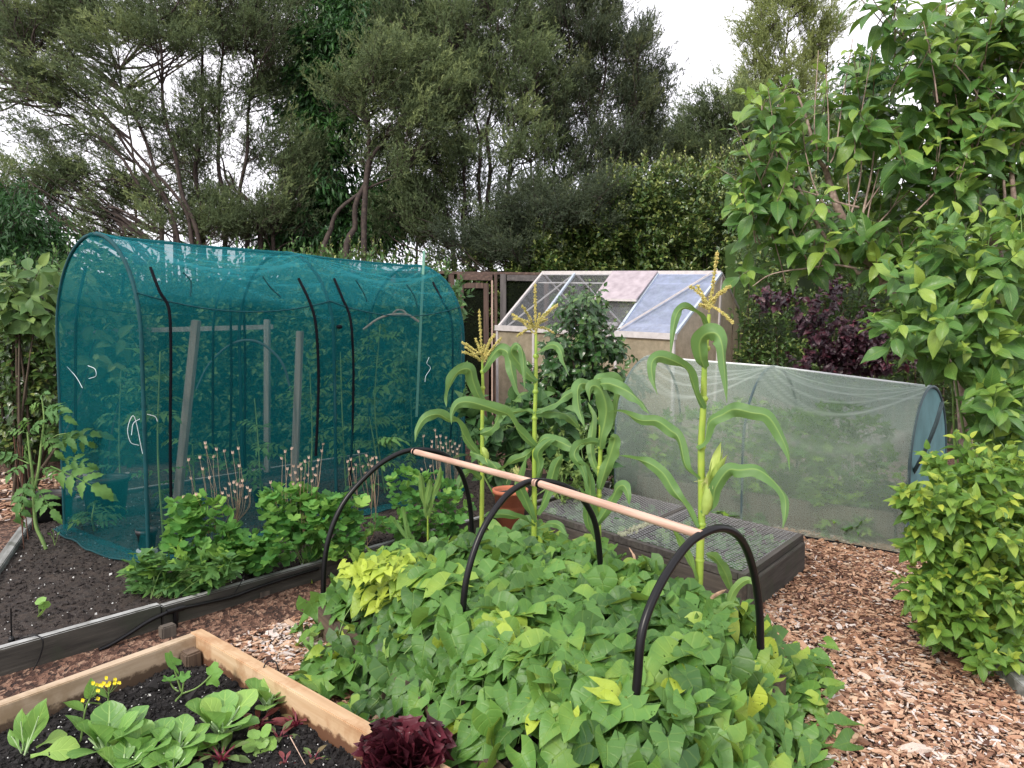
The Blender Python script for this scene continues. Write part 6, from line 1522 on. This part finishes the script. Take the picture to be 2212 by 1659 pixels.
bolt('leaning stalk with a loose bunch of yellow flowers at left', Zc(705, 1470), pl(Zc, '705,1250 740,1000 790,870 830,785'), [Zc(*q) for q in ((812,750),(850,765),(880,768),(905,750),(855,815),(855,885),(722,900),(760,850))], 2.62)
bolt('upright stalk topped with yellow flowers beside the leaning one', Zc(930, 1400), pl(Zc, '930,1150 935,980 945,860 945,790'), [Zc(*q) for q in ((928,705),(945,765),(1005,718),(1040,748),(1000,750),(958,750),(935,770),(890,770))], 2.75)
# silver beet
T_SB = [leaf_grid(prof([(0, .03), (.3, .035), (.45, .08), (.6, .13), (.8, .14), (.93, .09), (1, .02)]), 10, 6, .3, c, 0, .05, 0, i) for i, c in enumerate([.1, .35])]
b = G(*Zc(205, 1400), zs); t = thing('silverbeet', b, 'upright silverbeet with pale ribs near the left edge of the new bed', 'silverbeet')
for (u, v, s_, tl) in ((370, 950, .09, 0), (220, 1040, .11, 1), (175, 1010, .06, 0), (75, 1170, .055, 0), (75, 1340, .06, 1), (290, 1060, .10, 0)):
    q = P(*Zc(u, v), b[1] + rng.uniform(-.04, .04)); d = q - b; L_ = np.linalg.norm(d); mb = MB(); inst(mb, T_SB[tl], b[None], d[None], (V3(.2, -1, .35) + rv(s=.2))[None], L_ * 1.03, .55); o = mb.build('leaf', M['pak'], t)
    mb = MB(); tube(mb, smooth_path([b + rv(s=.004) * V3(1, 1, 0), b + d * .5 + V3(0, .004, 0), b + d * .8], 3), [.005, .002], 5); sub(mb.build('rib', M['pakstem'], t), o)
for lab, a, c2, s_ in (('single lying leaf right of the silverbeet', (315, 1315), (555, 1165), .11), ('yellowing long leaf lying on the compost', (265, 1395), (640, 1270), .14)):
    p0, p1 = G(*Zc(*a), zs + .01), G(*Zc(*c2), zs + .05); mb = MB(); inst(mb, [T_SPOON[0]], p0[None], (p1 - p0)[None], (UP + V3(0, -.6, 0))[None], np.linalg.norm(p1 - p0), .75); tag(mb.build('loose_leaf', M['pak']), lab, 'leaf')
# courgette seedling
b = G(*Zc(1585, 845), zs); Yz = b[1]; t = thing('courgette_plant', b, 'young courgette plant with three spread leaves near the corner post', 'courgette plant')
def cz(th):
    th_ = (th + math.pi) % (2 * math.pi) - math.pi; return (.78 + .14 * math.cos(5 * th_)) * (1 + .05 * math.cos(23 * th_)) * (.5 + .5 * min(1, abs(abs(th_) - math.pi) * 3))
T_CZ = [leaf_polar(cz, 36, c, 0, 3, i, .09) for i, c in enumerate([.1, -.25, .3])]
for path, s_, nr, ti in (('1585,845 1540,700 1500,570', .062, V3(.1, -.35, 1), 0), ('1575,830 1510,790 1475,725', .036, V3(-.3, -.5, 1), 2), ('1590,830 1600,740 1605,700', .034, V3(.1, -.8, .8), 2), ('1595,830 1720,790 1845,680', .058, V3(.5, -1, .6), 1)):
    q = [b] + [P(u, v, Yz) for u, v in pl(Zc, path)][1:]; mb = MB(); tube(mb, smooth_path(q, 5), [.004, .0028], 6); o = mb.build('leaf_stalk', M['stem'], t)
    mb = MB(); inst(mb, [T_CZ[ti]], q[-1][None], (q[-1] - q[-2] + V3(0, -.02, -.03))[None], nr[None], s_, .62); sub(mb.build('leaf', M['aqui'], t), o)
mb = MB(); tube(mb, [b, G(*Zc(1530, 905), zs + .012)], .004, 6); mb.build('stem', M['stem'], t)
BG = 'young beetroot plants along the board'
T_BEET = [leaf_grid(prof([(0, .03), (.3, .035), (.45, .12), (.65, .17), (.85, .12), (1, .0)]), 7, 4, .35, .4, 0, .03, 0, i) for i in range(3)]
for lab, base, s_, n_, v_ in (('young beetroot with dark red leaves against the board', Zd(940, 1010), .10, 8, .9), ('drooping beetroot below the largest pak choi', Zd(640, 1020), .12, 7, .95), ('wilted beetroot cluster at the bottom edge', Zd(345, 1290), .11, 12, .5),
    ('tiny beetroot seedling near the bottom edge, farthest right', Zd(1070, 1290), .07, 5, .5), ('tiny reddish beetroot seedling left of the farthest one', Zd(850, 1320), .055, 4, .9), ('pale spreading beetroot beside the nasturtium', Zd(800, 1120), .09, 5, .35), ('small green beetroot at the foot of the middle pak choi', Zd(200, 1290), .08, 6, .45)):
    rosette('beetroot', lab, base, zs, s_, n_, 'beet', T_BEET, 'redstem', (.3, 1.1), 'beetroot', BG, v_)
seedling('small nasturtium with round leaves on reddish stems', Zd(640, 1210), zs, [Zd(*q) for q in ((605,1095),(670,1145),(700,1060),(745,1160),(565,1180),(600,1225),(710,1240))], .05, 'pak', T_ROUND, 'nasturtium')
# frilly red lettuce
lb_ = V3(-.365, 2.37, zs); t = thing('red_lettuce', lb_, 'dark red frilly lettuce at the end of the timber board', 'lettuce')
def frill(seed):
    r = np.random.default_rng(seed); n_, m_ = 9, 33; s = np.linspace(0, 1, n_)[:, None]; j = np.linspace(-1, 1, m_)[None, :]
    w = .12 + .5 * s ** .7; ang = j * (.4 + .9 * s); x = np.sin(ang) * (.25 + .55 * s); y = s * np.cos(ang * .6); fr = (s ** 2.5) * .11
    z = fr * 1.3 * np.sin(j * 23 + r.uniform(0, 6)) + fr * 1.0 * np.sin(j * 41 + s * 9) - .15 * s ** 2; y = y + fr * .6 * np.cos(j * 23 + r.uniform(0, 6))
    V = np.stack([x + 0 * s, y + 0 * j, z], -1); L = np.stack([j + 0 * s, s + 0 * j, 0 * s * j], -1)
    i = np.arange(n_ - 1)[:, None] * m_; jj = np.arange(m_ - 1)[None, :]
    return V.reshape(-1, 3), np.stack([i + jj, i + jj + 1, i + m_ + jj + 1, i + m_ + jj], -1).reshape(-1, 4), L.reshape(-1, 3)
T_FR = [frill(i) for i in range(4)]
for ring, (n_, e, s_) in enumerate(((12, .6, .09), (14, .9, .12), (14, 1.12, .16), (11, 1.36, .19))):
    for i in range(n_):
        a = i * 6.283 / n_ + ring * .4 + rng.uniform(-.15, .15); d = V3(math.cos(a) * math.cos(e), math.sin(a) * math.cos(e), math.sin(e)); nr = UP * math.cos(e) - V3(math.cos(a), math.sin(a), 0) * math.sin(e)
        mb = MB(); inst(mb, [T_FR[rng.integers(4)]], lb_[None], d[None], (nr + rv(s=.12))[None], s_ * rng.uniform(.85, 1.1), rng.uniform(.1, .95)); mb.build('leaf', M['lettuce'], t)

# ================================================================== irrigation
ir = thing('irrigation_pipe', G(*Z4(750, 900), .05), 'black irrigation pipe with a tee running along the weathered board', 'irrigation pipe')
mb = MB(); out = -BX
pp = []
for u, v, z in ((575,975,.012),(640,945,.03),(750,880,.06),(850,815,.11),(930,775,.13),(1020,740,.14),(1200,700,.125),(1350,665,.12),(1500,610,.12),(1700,545,.12),(1850,500,.12)):
    uu, vv = Z4(u, v); q = PLn(uu, vv, C0 - BX * .05, AX); pp.append(q)
tube(mb, smooth_path(pp, 6), .0105, 9); mb.build('pipe', M['poly'], ir)
tq = pp[5]; mb = MB(); tube(mb, [tq - AX * .045, tq + AX * .045], .0155, 10); tube(mb, [tq, tq - UP * .06], .014, 10); tube(mb, [tq - UP * .05, tq - UP * .16], .0105, 8); mb.build('tee_joint', M['poly'], ir)
mb = MB(); uu, vv = Z4(1005, 740); tube(mb, smooth_path([PLn(*Z4(1420, 540), C0 - BX * .03, AX), PLn(*Z4(1390, 600), C0 - BX * .05, AX), PLn(*Z4(1350, 665), C0 - BX * .06, AX)], 5), .003, 5); mb.build('drip_tube', M['poly'], ir)
mb = MB(); tube(mb, smooth_path([PLn(*Z4(*q), C0 - BX * o_, AX) for q, o_ in (((90, 925), -.06), ((140, 900), -.03), ((200, 888), .0), ((240, 905), .04), ((250, 945), .05), ((225, 1030), .05), ((180, 1110), .05))], 6), .0033, 6)
tag(mb.build('drip_tube', M['poly']), 'thin black drip tube looping over the weathered board into the chips', 'drip tube')
sp_ = thing('sprinkler_stake', G(*Z4(68, 930), .17), 'thin black sprinkler stake in the soil at far left', 'sprinkler stake'); q = G(*Z4(68, 930), .17)
mb = MB(); tube(mb, [q, P(*Z4(63, 730), q[1])], .0035, 6); mb.build('stake', M['poly'], sp_)
mb = MB(); lathe(mb, q, [(0, 0), (.012, 0), (.014, .012), (.007, .03), (0, .03)], 10); mb.build('base_cap', M['poly'], sp_)
mb = MB(); tube(mb, smooth_path([G(*Zd(*q), .2) + UP * h_ for q, h_ in (((655, 590), -.04), ((690, 560), .012), ((735, 545), .02), ((785, 555), .012), ((815, 580), -.08))], 5), .0033, 6); tag(mb.build('drip_tube', M['poly']), 'black tube hooked over the top of the new timber board', 'drip tube')
mb = MB(); tube(mb, smooth_path([G(*Z4(*q), h_) for q, h_ in (((465, 912), .09), ((500, 935), .06), ((540, 962), .03), ((582, 988), .015))], 4), [.006, .004, .003], 6); tag(mb.build('twig', M['bark2']), 'pale dry twig leaning on the weathered board', 'twig')
mb = MB(); tube(mb, [G(*Zd(890, 1110), zs + .02), G(*Zd(1010, 1330), zs + .02)], [.002, .001], 5); tag(mb.build('twig', M['dry2']), 'thin straw lying on the compost between beetroot seedlings', 'twig')
